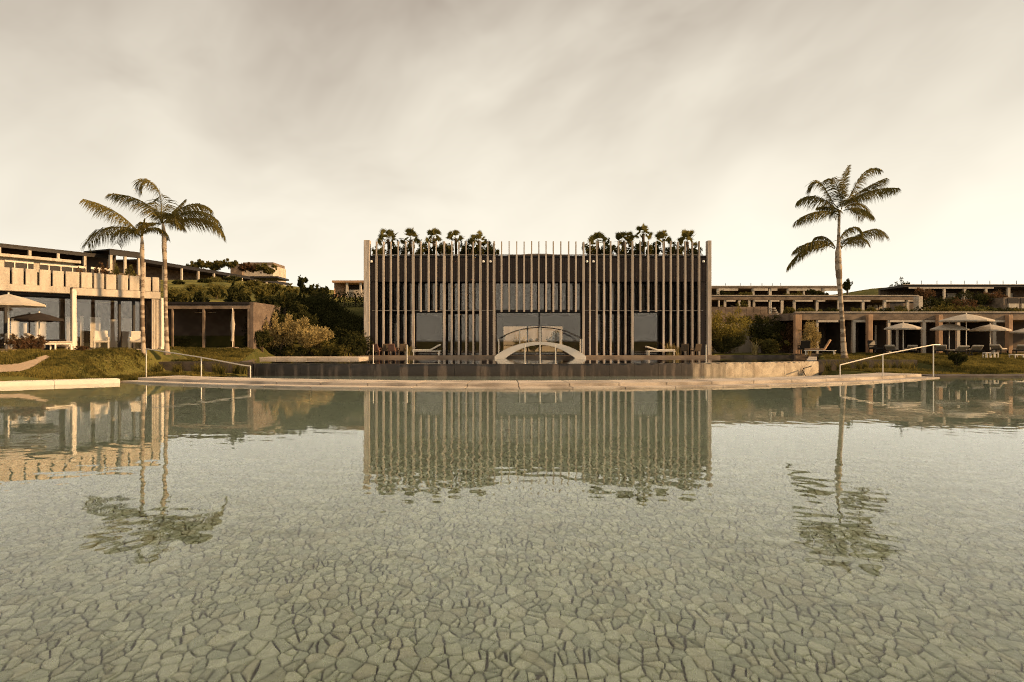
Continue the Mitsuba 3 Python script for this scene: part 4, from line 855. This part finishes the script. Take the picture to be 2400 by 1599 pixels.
for k, p in enumerate((890, 925, 948, 985, 1002, 1035, 1050, 1085, 1100, 1118, 1140, 1152, 1382, 1412, 1428, 1450, 1478, 1492, 1520, 1538, 1572, 1590, 1630)):
    side = 'left' if p < 1200 else 'right'
    shrub('roof_shrub', f'leafy shrub in the {side} roof garden', (XD(p, 48.8), 48.8+.25*math.sin(k*2.1), 7.2), .55, .4, 1.15+.35*abs(math.sin(k*1.7)), 900, 0.08, 'mat_leaf_dark' if k % 3 else 'mat_leaf_olive', group=f'shrubs of the {side} roof garden', lump=5)

# ------------------------------------------------------------------ parasols, loungers, chairs
def parasol(label, p, d, pole_px, ytop, yrim, w_px, zg, mat='mat_canvas', group=None):
    t_ = thing('parasol', label, 'parasol', group)
    x = XD(p, d); zt2, zr2, R0 = ZD(ytop, d), ZD(yrim, d), w_px*d/F/2
    n = 8; an = np.arange(n)*2*np.pi/n+0.2
    V = [(x, d, zt2)]; Fc = []
    for f, zz in ((0.5, zt2-(zt2-zr2)*0.42), (1.0, zr2)):
        for a in an: V.append((x+math.cos(a)*R0*f, d+math.sin(a)*R0*f, zz))
        for a in an+np.pi/n: V.append((x+math.cos(a)*R0*f*.955, d+math.sin(a)*R0*f*.955, zz-0.012*f))
    def ring(k): return [k+1+(j//2)+(n if j % 2 else 0) for j in range(2*n)]
    r1, r2 = ring(0), ring(2*n)
    for j in range(2*n):
        k = (j+1) % (2*n); Fc += [[0, r1[j], r1[k]], [r1[j], r2[j], r2[k]], [r1[j], r2[k], r1[k]]]
    V = np.array(V); m1 = trimesh.Trimesh(V, np.array(Fc), process=False)
    V2 = V-np.array([0, 0, 0.012]); m2 = trimesh.Trimesh(V2, np.array(Fc)[:, ::-1], process=False)
    edge = []
    for j in range(2*n):
        k = (j+1) % (2*n); a, b = V[r2[j]], V[r2[k]]; edge.append(trimesh.Trimesh([a, b, b-(0, 0, .09), a-(0, 0, .09)], [[0, 1, 2], [0, 2, 3]], process=False))
    part(t_, 'canopy', [m1, m2]+edge, mat)
    part(t_, 'pole', tube([(x, d, zg), (x, d, zt2+0.06)], 0.034, 8), 'mat_white')
    for a in an: part(t_, 'rib', tube([(x, d, zt2-(zt2-zr2)*.42-.18), (x+math.cos(a)*R0*.5, d+math.sin(a)*R0*.5, zt2-(zt2-zr2)*.42-.02), (x+math.cos(a)*R0*.97, d+math.sin(a)*R0*.97, zr2-.02)], 0.011, 4), 'mat_dark')
    part(t_, 'base', [cbox(x-.3, x+.3, d-.3, d+.3, zg, zg+.07, .01), tube([(x, d, zg+.07), (x, d, zg+.35)], .05, 8)], 'mat_concrete_brown')
RG = 'cream parasols on the right lawn'
parasol('cream parasol leftmost of the four on the right lawn', 2117, 45.2, 0, 756.5, 769.5, 80, .68, group=RG)
parasol('cream parasol second from left on the right lawn', 2225, 44.8, 0, 757.5, 771, 78, .68, group=RG)
parasol('largest and highest cream parasol on the right lawn', 2265, 44.0, 0, 735.5, 751, 110, .68, group=RG)
parasol('cream parasol rightmost of the four on the right lawn', 2321, 44.6, 0, 760, 773, 82, .68, group=RG)
parasol('dim parasol cut by the right edge of the photo', 2420, 46.2, 0, 766, 778, 86, .70)
parasol('large cream parasol at the far left edge by the glass house', 20, 30.2, 0, 689, 713, 152, 1.18)
parasol('dark low parasol added for a reflection in the glass house windows', 92, 32.7, 0, 733, 748, 100, 1.18, 'mat_reflected_canvas')  # added solid stand-in for a parasol mirrored in the glass, in dark canvas
# closed parasol in the pavilion
t_ = thing('closed_parasol', 'folded cream parasol standing in the open pavilion', 'parasol')
x, d_ = XD(545, 42.2), 42.2
part(t_, 'pole', tube([(x, d_, 1.15), (x, d_, ZD(722, d_))], .03, 8), 'mat_white')
part(t_, 'canopy', tube([(x, d_, ZD(728, d_)), (x, d_, ZD(745, d_)), (x+.02, d_, ZD(760, d_)), (x+.01, d_, ZD(772, d_)), (x, d_, ZD(784, d_)), (x-.02, d_, ZD(800, d_))], [.03, .07, .13, .12, .07, .09], 10), 'mat_canvas', smooth=50)
part(t_, 'base', cbox(x-.28, x+.28, d_-.28, d_+.28, 1.16, 1.23, .01), 'mat_concrete_brown')
def lounger(label, x, y, z, rz, back, frame='mat_white', cush='mat_canvas', group=None, s=1.0):
    t_ = thing('sun_lounger', label, 'sun lounger', group); Mx = trimesh.transformations.rotation_matrix(rz, (0, 0, 1)); Mx[:3, 3] = (x, y, z)
    P = lambda n, m, mat: part(t_, n, xf(m, Mx), mat)
    P('frame', [cbox(-.95, .95, -.34, -.28, .26, .32, .008), cbox(-.95, .95, .28, .34, .26, .32, .008), cbox(.89, .95, -.28, .28, .26, .32, .008)]+[box(-.9+.2*k, -.82+.2*k, -.28, .28, .275, .305) for k in range(9)], frame)
    for sx in (-.85, .85):
        for sy in (-.31, .31): P('leg', cbox(sx-.03, sx+.03, sy-.03, sy+.03, 0, .26, .006), frame)
    P('mattress', cbox(-.3, .93, -.29, .29, .325, .42, .03), cush)
    Rb = trimesh.transformations.rotation_matrix(back, (0, 1, 0)); Rb[:3, 3] = (-.3, 0, .33)
    P('backrest', xf(cbox(-.75, 0, -.29, .29, 0, .10, .03), Rb), cush)
def armchair(label, x, y, z, rz, mat, cat='chair', group=None, cush='mat_canvas', s=1.0):
    t_ = thing('garden_chair', label, cat, group); Mx = trimesh.transformations.rotation_matrix(rz, (0, 0, 1)); Mx[:3, :3] *= s; Mx[:3, 3] = (x, y, z)
    P = lambda n, m, mt: part(t_, n, xf(m, Mx), mt)
    P('seat', cbox(-.3, .3, -.3, .3, .34, .44, .03), cush)
    P('backrest', xf(cbox(-.3, .3, -.04, .04, 0, .55, .03), trimesh.transformations.translation_matrix((0, .3, .42)) @ trimesh.transformations.rotation_matrix(-.28, (1, 0, 0))), mat)
    for sx in (-.3, .3):
        P('armrest', cbox(sx-.03, sx+.03, -.3, .32, .58, .63, .01), mat)
        for sy in (-.28, .28): P('leg', cbox(sx-.025, sx+.025, sy-.025, sy+.025, 0, .58, .006), mat)
def side_table(label, x, y, z, mat='mat_white', s=.45, h=.4, group=None):
    t_ = thing('side_table', label, 'table', group)
    part(t_, 'table_top', cbox(x-s/2, x+s/2, y-s/2, y+s/2, z+h-.05, z+h, .01), mat)
    for sx in (-1, 1):
        for sy in (-1, 1): part(t_, 'leg', cbox(x+sx*(s/2-.04)-.025, x+sx*(s/2-.04)+.025, y+sy*(s/2-.04)-.025, y+sy*(s/2-.04)+.025, z, z+h-.05, .006), mat)
LG = 'sun loungers on the right lawn'
spots = [(2205, 44.2, .1), (2245, 43.2, .4), (2285, 43.6, .2), (2340, 43.8, -.2), (2392, 43.4, .1), (2090, 45.4, .0), (2135, 45.0, .2)]
for k, (p, dd, rz) in enumerate(spots):
    x = XD(p, dd); lounger('cream sun lounger under the right lawn parasols', x, dd, gz(x, dd)+.01, math.pi/2*0.6+rz, .35, group=LG, frame='mat_dark')
for k, (p, dd) in enumerate(((2312, 40.6), (2331, 40.4))):
    x = XD(p, dd); side_table(('left' if k == 0 else 'right')+' of two small cream stools on the right lawn', x, dd, gz(x, dd)+.01, s=.32, h=.36)
x = XD(2382, 40.5); side_table('wide low cream bench table near the right edge of the lawn', x, 40.5, gz(x, 40.5)+.01, s=.55, h=.28)
x = XD(1922, 45.4); lounger('tilted lounger with raised back before the first garden room', x, 45.4, .68, 2.6, 1.05, cush='mat_orange_wall')
x = XD(2053, 46.2); armchair('dark garden chair before the curtained garden room', x, 46.2, .7, .3, 'mat_dark', cush='mat_dark')
x = XD(1884, 46.0); armchair('dark backed chair beside the small golden shrub', x, 46.0, .68, 3.0, 'mat_dark', cush='mat_dark')
# furniture on the deck of the slatted building
for k, (p, rz, c_) in enumerate(((886, 2.7, 'mat_rust'), (903, 3.5, 'mat_branch'), (922, 2.9, 'mat_rust'), (941, 3.6, 'mat_branch'))):
    armchair(f"{['leftmost', 'second', 'third', 'rightmost'][k]} of four small {'rust red' if c_ == 'mat_rust' else 'dark brown'} chairs on the left wing deck", XD(p, 46.4), 46.4+.15*(k % 2), .625, rz, c_, cush=c_, s=.82)
for k, p in enumerate((1604, 1630)):
    armchair(f"{['left', 'right'][k]} of two small dark brown chairs on the right wing deck", XD(p, 46.45), 46.45, .625, 3.0+.5*k, 'mat_branch', cush='mat_branch', s=.82)
lounger('pale lounger before the large left pane', XD(1000, 46.45), 46.45, .625, 3.14, .5, cush='mat_curtain')
lounger('pale daybed before the large right pane', XD(1548, 46.5), 46.5, .625, 0, .3, cush='mat_curtain')
# left terrace
def Lg(p, v, z=1.175):
    u = u_of(p); q_ = O+U*u+np.array([-U[1], U[0]])*v; return float(q_[0]), float(q_[1]), z
x, y, z = Lg(95, -1.1); lounger('cream daybed beside the added dark parasol on the left terrace', x, y, z, .9, .55)
x, y, z = Lg(50, -1.5); lounger('cream lounger at the foot of the large left parasol', x, y, z, .9, .5)
x, y, z = Lg(227, -.6); armchair('cream armchair before the glass front between column and palms', x, y, z, .6, 'mat_curtain')
x, y, z = Lg(312, -.4); armchair('pale chair by the glass just left of the left palm trunk', x, y, z, .4, 'mat_curtain')
x, y, z = Lg(141, -.7); side_table('low white block table left of the middle column', x, y, z, s=.6, h=.22)
x, y, z = Lg(126, -.3); top('storage_box', xf(cbox(-.35, .35, -.25, .25, 0, .5, .02), np.array(trimesh.transformations.translation_matrix((x, y, z)))), 'mat_dark', 'black storage box on the left terrace beside the daybed', 'box')
for k, p in enumerate((4, 18, 34, 50, 66)):
    x, y, z = Lg(p, -1.9-.15*(k % 2)); shrub('flower_planting', 'rust red plant on the left terrace edge', (x, y, z-.1), .3, .28, .75, 500, .05, 'mat_leaf_rust', group='rust red plants on the left terrace', lump=5, cat='plant')

# path up to the left terrace
def hit(px, py):
    """the ground point that the photograph shows at (px, py)"""
    for d in np.arange(22.0, 200.0, 0.05):
        w = W(px, py, d)
        if w[2] <= gz(w[0], w[1]): return w
def drape(poly, dz, step=0.3):
    g_ = Polygon(poly); x0, y0, x1, y1 = g_.bounds; xs, ys = np.arange(x0, x1+step, step), np.arange(y0, y1+step, step); XX, YY = np.meshgrid(xs, ys); n = len(xs)
    a, b = np.meshgrid(np.arange(len(ys)-1), np.arange(n-1), indexing='ij'); q = np.stack([a*n+b, a*n+b+1, (a+1)*n+b+1, (a+1)*n+b], -1).reshape(-1, 4)
    c = np.c_[XX.ravel(), YY.ravel()][q].mean(1); q = q[shapely.contains(g_, shapely.points(c[:, 0], c[:, 1]))]
    return np.c_[XX.ravel(), YY.ravel(), ground_z(XX, YY).ravel()+dz], q
PATH = [tuple(hit(p, y)[:2]) for p, y in ((-40, 858), (-40, 875), (45, 872.5), (72, 864), (92, 853), (118, 838), (104, 834), (70, 848), (30, 856))]
struct('path', drape(PATH, 0.03, 0.1), 'mat_path', 'sandy path climbing to the left terrace', smooth=True)

# ------------------------------------------------------------------ grass
def grass(n, seed):
    r = np.random.default_rng(seed); P_ = []
    while sum(map(len, P_)) < n:
        x = r.uniform(-27, 34, n*2); y = r.uniform(24, 47, n*2)
        ok = (np.abs(x) < 0.80*y) & ~shapely.contains(bad, shapely.points(x, y)) & ((x < -10) | (x > 16))
        P_.append(np.c_[x, y][ok])
    P_ = np.vstack(P_)[:n]; z = ground_z(P_[:, 0], P_[:, 1])
    a = r.uniform(0, 6.28, n); h = r.uniform(.04, .10, n)*(1+0.9*(_vnoise(P_[:, 0]*1.9, P_[:, 1]*1.9) > .62)); ln = r.uniform(.0, .07, n); w = r.uniform(.010, .022, n)
    b = np.c_[P_, z-0.01]; dx = np.c_[np.cos(a), np.sin(a), a*0]; t_ = b+np.c_[np.cos(a*3)*ln, np.sin(a*3)*ln, h]
    v = np.stack([b-dx*w[:, None], b+dx*w[:, None], t_], 1).reshape(-1, 3)
    return trimesh.Trimesh(v, np.arange(3*n).reshape(-1, 3), process=False)
bad = shapely.union_all([pool_poly.buffer(1.9), upper_poly.buffer(.4), Polygon(PATH).buffer(0.05), Polygon(arc_pts(RC, 28.6, RA0, RA1)+weir_pts[::-1]).buffer(.1),
                         Polygon([(O+U*a+np.array([-U[1], U[0]])*b) for a, b in ((-10, -2.6), (8, -2.6), (8, 12), (-10, 12))]), shapely.box(-15.7, 41, -10, 47), shapely.box(-22, 42.2, -14, 48), shapely.box(-18, 33, -12.9, 34.8), shapely.box(16, 36, 22.4, 37.9)])
top('lawn_grass', grass(230000, 9), 'mat_blade', 'short olive grass covering the lawns on both sides', 'grass', kind='stuff')

# ------------------------------------------------------------------ labels of repeats: which one, counted along the photograph
import meshkit
_ORD = ['leftmost', 'second', 'third', 'fourth', 'fifth', 'sixth', 'seventh', 'eighth', 'ninth', 'tenth', 'eleventh', 'twelfth', 'thirteenth', 'fourteenth', 'fifteenth', 'sixteenth', 'seventeenth', 'eighteenth', 'nineteenth', 'twentieth']
def _where(key):
    v = np.vstack([meshkit.WRITTEN[d['filename']][0] for k, d in scene.items() if (k == key or k.startswith(key+'__')) and d.get('type') == 'ply'])
    c = (v.min(0)+v.max(0))/2
    return CX+F*c[0]/c[1]
_by = {}
for k, l in labels.items():
    if 'group' in l: _by.setdefault((l['group'], l['label']), []).append(k)
for (gname, lab), ks in _by.items():
    if len(ks) < 2: continue
    ks.sort(key=_where)
    for i, k in enumerate(ks):
        j = len(ks)-1-i
        o = (_ORD[i]+(' from the left' if i else '')) if i <= j and i < 20 else (('rightmost' if j == 0 else _ORD[j]+' from the right') if j < 20 else f'number {i+1} from the left')
        labels[k]['label'] = f'{lab}, {o}'
